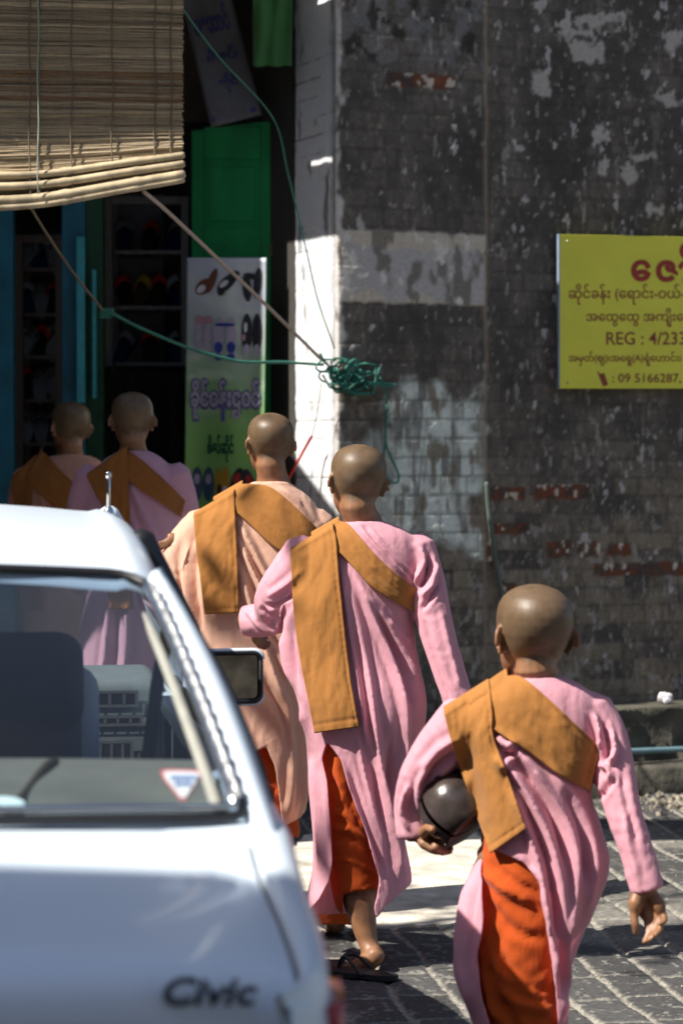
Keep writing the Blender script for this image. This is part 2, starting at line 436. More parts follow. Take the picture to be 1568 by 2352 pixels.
def build_side():
    T1 = np.r_[np.arange(0, .4051, .0075)]; Z1 = np.r_[np.arange(-.05, .8, .05), np.arange(.8, 3.5, .0075), np.arange(3.5, 6.3, .25)]
    T, Z = np.meshgrid(T1, Z1, indexing='ij')
    H = .0775; row = np.floor(Z / H); fz = Z / H - row
    crack = (np.minimum(fz, 1 - fz) * H + (fbm(T * 30, Z * 30, 2, 3) - .5) * .006)
    ck = sst(.004, .0, crack) * sst(.45, .6, vn(row * 3.3, T * 3, 4))
    c = np.ones(T.shape + (3,)) * np.array([.78, .80, .84])
    c = lay(c, (.80, .80, .80), sst(.4, .6, fbm(T * 8, Z * 5, 6, 3)))
    c = lay(c, (.20, .20, .20), ck * .8)
    c = lay(c, (.10, .10, .095), sst(.66, .78, fbm(T * 18, Z * 6, 8, 4) + .20 * sst(1.32, .95, Z) + .06 * sst(.06, 0, T)) * .8)
    c = lay(c, (.16, .15, .14), sst(.07, 0, T + (fbm(T * 30, Z * 22, 12, 3) - .5) * .05) * .7)
    disp = -ck * .003 + (fbm(T * 12, Z * 12, 3, 3) - .5) * .012 * sst(0, .05, T)
    P = np.stack([C0[0] + sd[0] * T + snrm[0] * disp, C0[1] + sd[1] * T + snrm[1] * disp, Z], -1).reshape(-1, 3)
    n, mm = T.shape; idx = np.arange(n * mm).reshape(n, mm)
    F = np.stack([idx[:-1, :-1], idx[:-1, 1:], idx[1:, 1:], idx[1:, :-1]], -1).reshape(-1, 4).tolist()
    m = pbr('whitewash', (.7, .7, .7), .85, attr='Col', var=.06, scale=50, bump=.25, bscale=120)
    mk('side_wall', P, F, m, building, cols={'Col': c.reshape(-1, 3)})
build_front(); build_side()
mb = MB()                                     # the rest of the building's shell
a, b_, c_, d_ = wpt(7, 0), wpt(7, 0, -5), spt(5.3, 0), spt(.403, 0)
b2 = wpt(7, 0, -5.3); c2 = wpt(0, 0, -5.3)
for p, q in ((wpt(7, 0), b2), (b2, c2)):
    mb.add([p, q, q + Vector((0, 0, 6)), p + Vector((0, 0, 6))], [(0, 1, 2, 3)])
mb.add([wpt(-.01, 6.0, .15), wpt(7.1, 6.0, .15), wpt(7.1, 6.15, -5.4), wpt(-.01, 6.15, -5.4)], [(0, 1, 2, 3)])
mb.build('rear_shell', pbr('old_plaster', (.3, .28, .25), .9), building)
# plastic conduit leaning down the wall joint
P = [wpt(*wuz(1112, 1110), .018), wpt(*wuz(1117, 1180), .02), wpt(*wuz(1130, 1290), .03), wpt(*wuz(1152, 1430), .045), wpt(*wuz(1168, 1560), .07), wpt(*wuz(1176, 1680), .11), wpt(*wuz(1180, 1760), .12)]
mb = MB().tube(smooth_path(P, 6), .011, 10)
tag(mb.build('conduit_pipe', pbr('grey_green_plastic', (.10, .125, .105), .55), smooth=True), 'thin grey-green conduit pipe leaning down the joint of the brick wall', 'pipe')

# low stone ledge, pipe along it, crumpled paper, crumbs of rubble
def ledge():
    mb = MB(); u0, u1 = -.02, 7.0
    us = np.r_[np.arange(u0, 2.2, .03), np.arange(2.2, u1, .4)]
    rows = []
    for u in us:
        r = lambda s: (float(vn(u * 9, s, 3)) - .5) * .018
        zt = .355
        rows.append([wpt(u, -.03, .30 + r(1)), wpt(u, .10 + r(2), .30 + r(3)), wpt(u, .115, .285 + r(4)), wpt(u, .125, .17 + r(5)), wpt(u, zt - .05, .165 + r(6)), wpt(u, zt - .01, .175 + r(7)), wpt(u, zt + r(8) * .4, .155), wpt(u, zt + r(9) * .3, .02)])
    mb.grid(rows)
    return mb.build('wall_ledge', pbr('mossy_stone', (.085, .078, .058), .9, var=.4, scale=12, bump=.7, bscale=40), smooth=True)
tag(ledge(), 'low dark stone ledge along the foot of the brick wall', 'ledge')
def shelfpt(x, y, off): return plane_hit(x, y, C0 + wnrm * off, wnrm)
P = [wpt(u, .186 - .006 * k, .215 + .012 * math.sin(k * 1.7)) for k, u in enumerate((.75, 1.1, 1.35, 1.6, 1.9, 2.6, 3.6))]
tag(MB().tube(smooth_path(P, 6), .0125, 12).build('water_pipe', pbr('blue_grey_plastic', (.16, .27, .31), .35), smooth=True), 'blue-grey plastic water pipe running along the stone ledge', 'pipe')
def crumple(name, c, s, mat, label, cat):
    rg = np.random.default_rng(5); mb = MB()
    bm = bmesh.new(); bmesh.ops.create_icosphere(bm, subdivisions=3, radius=1)
    V = np.array([v.co[:] for v in bm.verts]); F = [[v.index for v in f.verts] for f in bm.faces]; bm.free()
    k = 1 + (fbm(V[:, 0] * 2 + 5, V[:, 1] * 2 + V[:, 2] * 1.7, 3, 3) - .5) * 1.3
    V = V * k[:, None] * np.array(s) + np.array(c)
    V[:, 2] = np.maximum(V[:, 2], c[2] - s[2] * .7)
    return tag(mb.add(V, F).build(name, mat), label, cat)
q = shelfpt(1527, 1676, .10)
crumple('crumpled_paper', (q.x, q.y, .375), (.034, .022, .024), pbr('white_paper', (.75, .72, .75), .7), 'crumpled white paper lying on the stone ledge', 'litter')
def rubble():
    mb = MB(); rg = random.Random(4)
    for i in range(200):
        x, y = rg.uniform(1370, 1640), rg.gauss(1850, 12)
        d = CAM_Z * FPX / (y - HOR)
        p = W(x, y, d); s = rg.uniform(.005, .020) * (1.5 if x > 1500 else .8)
        if i % 3 == 0:
            p = Vector((rg.uniform(-.2, 1.7), rg.uniform(6.2, 9.5), 0)); s = rg.uniform(.003, .009)
        rot = Euler((rg.uniform(0, 3), rg.uniform(0, 3), rg.uniform(0, 3))).to_matrix()
        mb.box((p.x, p.y, s * .3 + .003), (s, s * rg.uniform(.6, 1), s * rg.uniform(.4, .8)), rot=rot)
    return mb.build('rubble', pbr('rubble_stone', (.30, .26, .20), .9, var=.5, scale=30), bevel=.002)
tag(rubble(), 'crumbs of mortar and grit scattered along the wall and paving', kind='stuff')

# ================================================================ yellow sign on the wall
FONT_CACHE = {}
def text_polys(s, bold=0.0):
    cu = bpy.data.curves.new('lettering_curve', 'FONT'); cu.body = s; cu.offset = bold; cu.resolution_u = 3; cu.fill_mode = 'FRONT'
    o = bpy.data.objects.new('lettering_curve', cu); COL.objects.link(o)
    dg = bpy.context.evaluated_depsgraph_get(); dg.update()
    me = bpy.data.meshes.new_from_object(o.evaluated_get(dg))
    V = np.array([v.co[:] for v in me.vertices]); F = [tuple(p.vertices) for p in me.polygons]
    bpy.data.objects.remove(o); bpy.data.curves.remove(cu); bpy.data.meshes.remove(me)
    return V, F
def text_on(mb, s, fn, x0, y0, x1, y1, m=0, bold=0.0, shear=0.0):   # fit text into a picture rectangle; fn(x,y) -> point on the surface
    V, F = text_polys(s, bold)
    lo, hi = V.min(0), V.max(0)
    t = (V - lo) / np.maximum(hi - lo, 1e-6)
    P = [fn(x0 + (x1 - x0) * (a + shear * b), y1 + (y0 - y1) * b) for a, b, _ in t]
    mb.add(P, F, m)
def sgn(off): return lambda x, y: wpt(*wuz(x, y), off)
u0, z1 = wuz(1273, 540); u1, z0 = wuz(1850, 893)
tilt = lambda x: 0.012 * (x - 1273)
sign = thing('wall_sign', wpt(u0, z0, .04), 'yellow shop sign with red lettering fixed to the black brick wall', 'sign')
def sp(x, y, off): return wpt(*wuz(x, y + (x - 1273) * .0), off)
mb = MB(); extrude_poly(mb, [sp(1273, 893, .032), sp(1850, 893, .032), sp(1850, 552, .032), sp(1273, 540, .032)], (wnrm[0], wnrm[1], 0), .012)
mb.build('panel', pbr('yellow_vinyl', (.80, .77, .06), .42, var=.05, scale=6), sign, bevel=.001)
mb = MB(); extrude_poly(mb, [sp(1270.5, 894, .028), sp(1272.8, 894, .028), sp(1272.8, 539, .028), sp(1270.5, 539, .028)], (wnrm[0], wnrm[1], 0), .017)
mb.build('edge_strip', pbr('blue_grey_metal', (.25, .33, .45), .4), sign)
RED = pbr('red_print', (.36, .022, .012), .45, var=.04); BRN = pbr('maroon_print', (.27, .045, .02), .45, var=.04)
zx = lambda x: (1280 + x / 4.9) / 1.0204
zy = lambda y: (540 + y / 4.9) / 1.0204
SG = .0462
def sign_text(lines, mat, bold):
    mb = MB()
    for s, a, b, c, d in lines: text_on(mb, s, sgn(SG), zx(a), zy(b), zx(c), zy(d), bold=bold)
    return mb
mb = sign_text([('\u1031', 905, 345, 1132, 595), ('\u1007', 1190, 350, 1440, 600), ('\u102c', 1440, 350, 1640, 605), ('\u1002', 1460, 145, 1640, 340)], RED, .035)
mb.build('large_lettering', RED, sign)
for ln in [('\u1006\u102d\u102f\u1004\u103a\u1001\u1014\u103a\u1038 (\u1031\u101b\u102c\u1004\u103a\u1038-\u101d\u101a\u103a-\u1004\u103e', 190, 625, 1610, 860),
                ('\u1021\u1031\u1011\u103d\u1031\u1011\u103d \u1021\u1000\u103b\u102d\u102f\u1038\u1031\u1006', 390, 900, 1650, 1112),
                ('REG : 4/2331', 622, 1172, 1600, 1318),
                ('\u1021\u1019\u103e\u1010\u103a(\u1008)\u104a\u1021\u1031\u101b\u103e\u1037(A)\u101b\u102f\u1036\u1031\u101f\u102c\u1004\u103a\u1038\u104a \u1017\u102d\u102f', 188, 1395, 1575, 1560),
                (': 09 5166287, 0', 690, 1648, 1590, 1765)]:
    sign_text([ln], BRN, .006).build('lettering_line', BRN, sign)
mb = MB()
for q in (((530, 1655), (597, 1642), (642, 1775), (588, 1797)), ((513, 1625), (522, 1620), (548, 1655), (536, 1660))):
    mb.add([sgn(SG)(zx(a), zy(b)) for a, b in reversed(q)], [tuple(range(4))])
mb.build('phone_symbol', BRN, sign)
nail_m = pbr('steel_nail', (.3, .3, .3), .4, metal=1)
for a, b in ((1290, 556), (1290, 880), (1700, 560)):
    p = sgn(.0445)(a, b); MB().tube([p, p + Vector((wnrm[0], wnrm[1], 0)) * .002], .004, 8).build('nail', nail_m, sign)
# houses across the street and beside the shop, out of the picture, that close in the light
def house(name, c, d, label, wallm):
    o = thing(name, (c[0], c[1], 0), label, 'building')
    mb = MB(); mb.box((c[0], c[1], d[2] / 2), d); mb.build('wall', wallm, o)
    mb = MB(); mb.box((c[0], c[1], d[2] + .1), (d[0] + .8, d[1] + .8, .2)); mb.build('roof', pbr('rusty_roof', (.16, .09, .06), .8), o)
    return o
pl = pbr('grey_brown_plaster', (.20, .18, .155), .9, var=.3, scale=2)
house('unseen_house', (1.0, -14.0), (34, 6, 9.0), 'wide plain house across the street behind the car', pl)
house('unseen_house', (-10.5, 7.6), (7, 12, 5.5), 'low plain house on the sunny side next to the shoe shop', pl)
# ================================================================ SHOP
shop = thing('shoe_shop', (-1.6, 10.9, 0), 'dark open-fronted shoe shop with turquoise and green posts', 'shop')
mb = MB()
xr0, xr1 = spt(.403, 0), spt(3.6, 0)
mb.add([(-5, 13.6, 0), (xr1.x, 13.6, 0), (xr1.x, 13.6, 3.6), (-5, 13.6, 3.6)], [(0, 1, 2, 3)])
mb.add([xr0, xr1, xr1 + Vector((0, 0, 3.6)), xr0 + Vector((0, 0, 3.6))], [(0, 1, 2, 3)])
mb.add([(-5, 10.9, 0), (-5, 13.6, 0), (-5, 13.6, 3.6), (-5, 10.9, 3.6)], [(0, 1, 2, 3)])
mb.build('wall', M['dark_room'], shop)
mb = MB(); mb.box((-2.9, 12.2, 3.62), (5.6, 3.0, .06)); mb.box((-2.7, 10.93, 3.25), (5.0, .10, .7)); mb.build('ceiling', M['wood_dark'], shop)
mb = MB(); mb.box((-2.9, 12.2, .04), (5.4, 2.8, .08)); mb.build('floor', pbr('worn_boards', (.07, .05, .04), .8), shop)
def post(x0, x1, d, mat, name):
    a, b = W(x0, 900, d), W(x1, 900, d)
    mb = MB(); mb.box(((a.x + b.x) / 2, d, 1.6), (b.x - a.x, .09, 3.2)); return mb.build(name, mat, shop, bevel=.004)
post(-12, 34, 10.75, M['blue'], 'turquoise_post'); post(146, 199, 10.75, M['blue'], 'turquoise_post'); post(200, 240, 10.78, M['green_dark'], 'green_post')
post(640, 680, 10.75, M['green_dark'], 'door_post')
# bright-coloured strips standing in for sunlight falling on the posts
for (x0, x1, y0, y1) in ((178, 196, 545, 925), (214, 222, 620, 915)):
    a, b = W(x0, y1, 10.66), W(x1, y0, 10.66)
    mb = MB(); mb.box(((a.x + b.x) / 2, 10.66, (a.z + b.z) / 2), (b.x - a.x, .05, b.z - a.z)); mb.build('sunlit_strip', pbr('sunlit_turquoise', (.06, .42, .5), .45), shop, bevel=.003)

def rack(name, x0, x1, ytop, ybot, shelves, d, mat, label, depth=.32, back=None, th=.018):
    a, b = W(x0, ybot, d), W(x1, ytop, d)
    o = thing(name, ((a.x + b.x) / 2, d, .08), label, 'display rack')
    mb = MB(); cx = (a.x + b.x) / 2; w = b.x - a.x; h = b.z - a.z
    for x in (a.x + .018, b.x - .018): mb.box((x, d, (a.z + b.z) / 2 if ybot < 1000 else b.z / 2), (.036, .04, h if ybot < 1000 else b.z))
    mb.box((cx, d, b.z - .018), (w - .075, .038, .036))
    for x in (a.x + .018, b.x - .018): mb.box((x, d + depth, (b.z + .08) / 2), (.03, .03, b.z - .08))
    mb.build('frame', mat, o, bevel=.003)
    for y in shelves:
        z = W(0, y, d).z
        m = MB(); m.box((cx, d + depth / 2, z), (w - .08, depth - .05, th)); m.build('shelf', mat, o, bevel=.002)
    if back:
        m = MB(); m.box((cx, d + depth + .03, (b.z + .1) / 2), (w, .02, b.z)); m.build('back_panel', back, o)
    return o
rack('display_rack', 242, 434, 452, 842, (578, 706, 836), 11.2, M['white_wood'], 'white wooden shoe rack behind the green shop door', back=pbr('grey_board', (.16, .16, .17), .8))
rack('display_rack', 38, 146, 540, 1150, (618, 722, 820, 920, 1020), 11.3, pbr('brown_shelf', (.13, .10, .08), .6), 'brown shoe rack between the two turquoise posts', back=M['dark_room'])

def slipper_mesh(L=.24):
    mb = MB(); out = []
    for k in range(28):
        t = 2 * math.pi * k / 28
        y = math.cos(t) * .5; w = .19 + .045 * y * 2 - .05 * math.exp(-((y + .05) / .16) ** 2)
        out.append((math.sin(t) * w * L, y * L, 0))
    extrude_poly(mb, out, (0, 0, 1), .018, 0)
    for s in (-1, 1):
        rows = []
        for i in range(9):
            t = i / 8; x = s * .042 * math.cos(t * math.pi / 2) ; z = .018 + .04 * math.sin(t * math.pi / 2)
            y = .03 + .035 * t
            rows.append([(x, y - .022, z), (x, y + .022, z), (x, y + .022, z + .004), (x, y - .022, z + .004)])
        V, F = grid(rows, True); mb.add(V, F, 1)
    return mb
SH = [(pbr('black_slipper', (.02, .02, .022), .4), M['red']), (pbr('brown_slipper', (.10, .05, .03), .5), pbr('yellow_strap', (.5, .34, .02), .5)),
      (pbr('navy_slipper', (.02, .03, .10), .4), pbr('grey_strap', (.3, .3, .32), .3)), (pbr('clear_slipper', (.25, .27, .28), .15), pbr('silver_strap', (.7, .7, .72), .15, metal=.8))]
protos = []
for i, (a, b) in enumerate(SH):
    mb = slipper_mesh()
    me = mb.build('slipper', [a, b]); protos.append(me)
used = [False] * 4
KIND = ['black slipper with red strap', 'brown slipper with yellow strap', 'navy slipper with grey strap', 'clear plastic slipper with silver strap']
def put_slipper(k, loc, rot, where, grp):
    if used[k]: o = protos[k].copy(); COL.objects.link(o)
    else: o = protos[k]; used[k] = True
    o.location = loc; o.rotation_euler = rot
    tag(o, KIND[k] + ' ' + where, 'slipper', grp)
rg = random.Random(9)
for y, ks, where in ((578, (2, 0, 2), 'on the top shelf of the white rack'), (706, (0, 1, 0, 2), 'on the middle shelf of the white rack'), (836, (2, 0, 2), 'on the bottom shelf of the white rack')):
    z = W(0, y, 11.2).z + .012
    for j, k in enumerate(ks):
        x = W(285 + j * (120 / max(1, len(ks) - 1)), y, 11.32).x
        put_slipper(k, (x, 11.36, z + .05), (R(42), 0, R(rg.uniform(-25, 25))), where, 'slippers on the white rack')
for q, y in enumerate((618, 722, 820, 920, 1020)):
    z = W(0, y, 11.3).z + .012
    for j in range(3):
        k = (3, 2, 3, 0, 3)[(q + j) % 5]
        x = W(62 + j * 30, y, 11.4).x
        put_slipper(k, (x, 11.44, z + .05), (R(45), 0, R(rg.uniform(-30, 30))), 'on the ' + ('top', 'second', 'third', 'fourth', 'lowest')[q] + ' shelf of the brown rack', 'slippers on the brown rack')
# dark cloth hanging under the white rack
rows = []
for i in range(14):
    rows.append([W(243 + 182 * j / 20, 855 + i * 26, 11.05 + .03 * math.sin(j * 1.3) + .01 * vn(j * .9, i * .4, 2)) for j in range(21)])
mb = MB().grid(rows); o = mb.build('drape', cloth('charcoal_cloth', (.02, .02, .021), .02), smooth=True)
o.modifiers.new('thick', 'SOLIDIFY').thickness = .004
tag(o, 'charcoal cloth hanging below the white shoe rack', 'cloth')

# green door leaf
def dq(x, y, off=0):                           # plane of the door leaf
    t = (x - 440) / 197.0
    return W(x, y, 10.62 - .26 * t - off)
door = thing('shop_door', dq(637, 1900), 'open green panelled door leaf beside the white wall edge', 'door')
mb = MB()
def dbox(x0, y0, x1, y1, o0, o1, m=0):
    V = [dq(x, y, o) for o in (o0, o1) for x, y in ((x0, y0), (x1, y0), (x1, y1), (x0, y1))]
    mb.add(V, [(0, 1, 2, 3), (7, 6, 5, 4), (0, 4, 5, 1), (1, 5, 6, 2), (2, 6, 7, 3), (3, 7, 4, 0)], m)
def sl(x): return 300 - (x - 440) * 25 / 197.0
V = [dq(x, y, o) for o in (0, .03) for x, y in ((440, sl(440)), (632, sl(632)), (632, 1500), (440, 1500))]
mb.add(V, [(0, 1, 2, 3), (7, 6, 5, 4), (0, 4, 5, 1), (1, 5, 6, 2), (2, 6, 7, 3), (3, 7, 4, 0)])
# raised frame round the sunken panel
for q in ((441, 301, 468, 1499), (600, 281, 631, 1499), (469, 292, 599, 366), (469, 524, 599, 600), (469, 1000, 599, 1060)):
    dbox(q[0], q[1], q[2], q[3], .0305, .044)
dbox(482, 384, 586, 508, .0305, .040)
mb.build('leaf', M['green'], door, bevel=.003)
mb = MB()
dbox(632.5, 282, 638, 1500, -.002, .045); mb.build('edge_strip', M['green_edge'], door)
mb = MB(); dbox(617, 561, 658, 587, .047, .058); mb.tube([dq(636, 560, .06), dq(636, 590, .06)], .006, 8); mb.tube([dq(630, 540, .05), dq(655, 540, .05)], .004, 8)
mb.build('hinge', pbr('rusty_green_metal', (.12, .17, .08), .6, var=.5), door, bevel=.001)

# printed vinyl banner
def bq(x, y, off=0):
    w = .012 * math.sin((x - 428) / 22.0) * min(1, max(0, (y - 590) / 400)) + .010 * math.sin(x / 37.0 + y / 160.0)
    return W(x + (y - 590) * -.012, y, 10.26 - .16 * (x - 428) / 184.0 + w - off)
banner = thing('vinyl_banner', bq(520, 1200), 'printed green and white shoe banner hanging on the green door', 'banner')
NX, NY = 40, 70
rows = [[bq(430 + (612 - 430) * j / NX, 592 + 800 * i / NY) for j in range(NX + 1)] for i in range(NY + 1)]
V, F = grid(rows)
yy = np.array([592 + 800 * i / NY for i in range(NY + 1) for j in range(NX + 1)]); xx = np.array([430 + 182 * j / NX for i in range(NY + 1) for j in range(NX + 1)])
g = sst(640, 1010, yy + (fbm(xx / 60, yy / 60, 3, 2) - .5) * 120)[:, None]
c = np.array([.50, .54, .62]) * (1 - g) + np.array([.21, .44, .13]) * g
c = c * (1 - .35 * sst(640, 860, yy)[:, None] * (1 - g) * 1.0) + 0
sw = (sst(.5, .62, fbm(xx / 70, yy / 26, 9, 3)) * (1 - sst(880, 1000, yy)))[:, None] * .35
c = c * (1 - sw) + np.array([.62, .68, .60]) * sw
o = mk('sheet', V, F, pbr('banner_vinyl', (.5, .5, .5), .35, attr='Col', var=.03), banner, cols={'Col': c})
o.modifiers.new('thick', 'SOLIDIFY').thickness = .0012
def ell(mb, cx, cy, rx, ry, ang, m, off=.006, n=18, half=None):
    ca, sa = math.cos(ang), math.sin(ang); P = []
    for k in range(n):
        t = 2 * math.pi * k / n; x, y = rx * math.cos(t), ry * math.sin(t)
        if half is not None: y = max(y, half * ry) if half > 0 else y
        P.append(bq(cx + x * ca - y * sa, cy + x * sa + y * ca, off))
    mb.add(P, [tuple(reversed(range(n)))], m)
PR = [pbr('print_brown', (.16, .06, .04), .4), pbr('print_black', (.025, .027, .035), .4), pbr('print_blue', (.03, .05, .28), .4), pbr('print_lilac', (.36, .33, .44), .4), pbr('print_pink', (.42, .22, .28), .4), pbr('print_red', (.38, .03, .03), .4), pbr('print_yellow', (.42, .24, .03), .4), pbr('print_slate', (.05, .085, .14), .4), pbr('print_pale', (.6, .6, .66), .4)]
PRINTS = (
    (470, 658, 15, 24, .9, 0, .006), (487, 645, 9, 30, .35, 0, .007), (463, 664, 8, 12, .8, 8, .008), (522, 650, 13, 30, .8, 1, .006), (509, 668, 9, 12, .3, 1, .007), (515, 652, 6, 12, .9, 8, .008), (538, 632, 14, 9, -.5, 1, .006),
    (568, 660, 10, 33, -.1, 1, .006), (592, 650, 9, 36, .1, 1, .006), (580, 635, 20, 7, .2, 1, .007),
    (459, 770, 9, 42, .05, 3, .006), (479, 770, 9, 42, -.05, 3, .006), (460, 735, 11, 10, 0, 4, .007), (479, 735, 11, 10, 0, 4, .007),
    (504, 775, 12, 48, .03, 3, .006), (533, 775, 12, 48, -.03, 3, .006), (504, 798, 10, 13, 0, 2, .007), (533, 798, 10, 13, 0, 2, .007), (518, 746, 24, 4, 0, 2, .008), (504, 820, 9, 8, 0, 2, .008), (533, 820, 9, 8, 0, 2, .008),
    (569, 765, 12, 45, 0, 1, .006), (592, 765, 11, 45, 0, 1, .006), (566, 752, 4, 12, 0, 8, .007), (562, 775, 4, 8, 0, 4, .007), (569, 805, 8, 15, 0, 3, .007), (592, 805, 7, 15, 0, 3, .007),
    (459, 1112, 13, 40, 0, 7, .006), (485, 1112, 13, 40, 0, 7, .006), (459, 1100, 7, 12, 0, 3, .007), (485, 1100, 7, 12, 0, 3, .007), (508, 1110, 8, 36, 0, 6, .006), (524, 1108, 10, 36, 0, 6, .006), (510, 1125, 5, 14, 0, 1, .007), (523, 1126, 6, 10, 0, 8, .007),
    (550, 1105, 13, 32, .3, 1, .006), (578, 1108, 13, 32, -.3, 1, .006), (550, 1098, 8, 12, .3, 5, .007), (578, 1102, 8, 12, -.3, 5, .007))
for i0, i1 in ((0, 3), (3, 7), (7, 10), (10, 14), (14, 21), (21, 27), (27, 31), (31, 35), (35, 39)):
    mb = MB()
    for cx, cy, rx, ry, a, m, of in PRINTS[i0:i1]: ell(mb, cx, cy, rx, ry, a, m, of)
    mb.build('shoe_print', PR, banner)

b6 = lambda o: (lambda x, y: bq(x, y, o))
mb = MB(); text_on(mb, '\u1001\u102d\u102f\u1004\u103a\u101d\u1014\u103a\u1038\u100c\u101d\u1004\u103a', b6(.006), 438, 868, 604, 968, bold=.10); mb.build('outline_lettering', pbr('print_violet', (.12, .12, .30), .4), banner)
mb = MB(); text_on(mb, '\u1001\u102d\u102f\u1004\u103a\u101d\u1014\u103a\u1038\u100c\u101d\u1004\u103a', b6(.0085), 441, 872, 601, 962, bold=.035); mb.build('pale_lettering', PR[3], banner)
mb = MB(); text_on(mb, '\u1016\u102d\u1014\u1015\u103a\u1006\u102d\u102f\u1004\u103a', b6(.006), 481, 998, 542, 1062, bold=.04); mb.build('dark_lettering', pbr('print_bottle_green', (.01, .09, .05), .4), banner)

# grey banner and green cloth hanging higher up in the dark
def gq(x, y, off=0): return W(x, y, 10.15 + .02 * math.sin(x / 30.0) + .015 * math.sin(y / 50.0) - off)
gb = thing('hanging_banner', gq(540, 280), 'grey banner with blue lettering hanging askew above the green door', 'banner')
TL, TR, BR, BL = (408, -40), (518, -60), (602, 264), (484, 293)
def bil(a, b): 
    t = [TL[k] * (1 - a) * (1 - b) + TR[k] * a * (1 - b) + BR[k] * a * b + BL[k] * (1 - a) * b for k in (0, 1)]
    return t
rows = [[gq(*bil(j / 12, i / 24)) for j in range(13)] for i in range(25)]
o = MB().grid(rows).build('sheet', pbr('grey_vinyl', (.10, .10, .115), .5), gb, smooth=True); o.modifiers.new('thick', 'SOLIDIFY').thickness = .001
PNV = pbr('print_navy', (.03, .03, .14), .4)
def gtext(s, a0, b0, a1, b1):
    mb = MB(); text_on(mb, s, lambda x, y: gq(*bil(x, y), .006), a0, b0, a1, b1, bold=.05); mb.build('lettering_line', PNV, gb)
gtext('\u1019\u1031\u1018\u102c\u1004\u103a', .12, .18, .85, .38); gtext('\u1016\u102d\u1014\u1015\u103a', .22, .48, .84, .62); gtext('\u1006\u102d\u102f\u1004\u103a', .34, .66, .72, .80)
mb = MB(); mb.add([gq(*bil(a, b), .006) for a, b in ((.06, .93), (.92, .93), (.92, .965), (.06, .965))], [(0, 1, 2, 3)])
mb.build('print_rule', PNV, gb)
rows = []
for i in range(22):
    y = -60 + i * 10.1
    rows.append([W(582 + 88 * j / 14 + (y - 150) * .012 * (1 - 2 * j / 14), y + 1.5 * math.sin(j * .9), 9.98 + .012 * math.sin(j * 1.1 + i * .12) + .01 * math.sin(j * .5 - i * .3)) for j in range(15)])
o = MB().grid(rows).build('green_cloth', cloth('lime_cloth', (.10, .30, .11), .2), smooth=True); o.modifiers.new('thick', 'SOLIDIFY').thickness = .002
tag(o, 'lime green cloth hanging beside the top of the white wall', 'cloth')

# ================================================================ bamboo blind at the awning edge
BD = 8.0
blind = thing('bamboo_blind', W(200, 450, BD), 'brown bamboo slat blind hanging unevenly at the shop awning', 'blind')
def bly(x, t):                                 # picture height of slat t (0 top .. 1 bottom)
    yt = -300 + .03 * x; ym = 292 + .012 * x
    yb = 468 - 20 * (x / 425.0) - 44 * max(0, x / 425.0) ** 1.6
    return yt + (ym - yt) * t / .8 if t < .8 else ym + (yb - ym) * (t - .8) / .2
def slats():
    rg = random.Random(2); V = []; F = []; Cc = []; N = 176
    xs = list(range(-900, 430, 38)); xs[-1] = 421
    for s in range(N):
        t = s / N; roll = .018 * sst(.86, .97, t) * math.sin((t - .86) * 60)
        base = Vector((.37, .28, .165)); k = .70 + .5 * rg.random()
        if rg.random() < .12: k *= .55
        if rg.random() < .10: k *= 1.35
        band = .8 + .35 * vn(t * 14, 3.3, 5)
        c = base * k * float(band)
        if .62 < t < .72 and rg.random() < .6: c = Vector((.25, .14, .06)) * band
        off = rg.uniform(-.003, .003) + float(roll); h = (bly(0, t + 1 / N) - bly(0, t)) / FPX * BD * .5 * rg.uniform(.93, 1.12)
        ph = rg.random() * 40
        n = len(V)
        for x in xs:
            p = W(x + (rg.uniform(-3, 2) if x == 421 else 0), bly(x, t), BD + off + .006 * math.sin(x / 90.0) + .004 * float(vn(x / 50.0, ph, 3)))
            p.z += (float(vn(x / 70.0, ph, 7)) - .5) * .004
            V += [p + Vector((0, -.0025, h)), p + Vector((0, -.0045, 0)), p + Vector((0, -.0025, -h)), p + Vector((0, .002, 0))]
            q = .85 + .3 * float(vn(x / 25.0, ph, 9)); Cc += [tuple(c * q)] * 4
        for i in range(len(xs) - 1):
            for k2 in range(4):
                F.append((n + i * 4 + k2, n + i * 4 + (k2 + 1) % 4, n + i * 4 + 4 + (k2 + 1) % 4, n + i * 4 + 4 + k2))
        F.append((n, n + 3, n + 2, n + 1)); m = len(V) - 4; F.append((m, m + 1, m + 2, m + 3))
    return mk('slat_mat', V, F, pbr('split_bamboo', (.4, .3, .15), .55, attr='Col', var=.1, scale=60), blind, cols={'Col': Cc}, smooth=False)
slats()
bam = pbr('pale_bamboo', (.50, .40, .25), .45, var=.35, scale=18)
for yo, r, x1 in ((-66, .012, 424), (-40, .013, 424), (-8, .0155, 429), (8, .012, 429)):
    P = []; rr = []
    for i, x in enumerate(range(-900, 430, 15)):
        x = min(x, x1); P.append(W(x, bly(x, 1) + yo * (1 - .25 * x / 425.0) + 2 * math.sin(x / 60.0), BD - .022)); rr.append(r * (1.16 if i % 11 == 4 else 1))
    MB().tube(P, rr, 10).build('bamboo_pole', bam, blind, smooth=True)
for x in (-210, -90, 69, 90, 165, 258, 356, 393):
    P = [W(x + 2 * math.sin(i * .7), bly(x, i / 30), BD - .012 - (.014 if i > 26 else 0)) for i in range(31)]
    P += [W(x, bly(x, 1) + 10, BD - .02)]
    MB().tube(P, .0028, 6).build('binding_cord', M['rope_brown'], blind, smooth=True)
P = [W(88 + 1.5 * math.sin(i), -200 + i * 34, BD - .045) for i in range(20)]
MB().tube(P, .0022, 6).build('pull_cord', pbr('pale_green_cord', (.35, .42, .33), .6), blind, smooth=True)
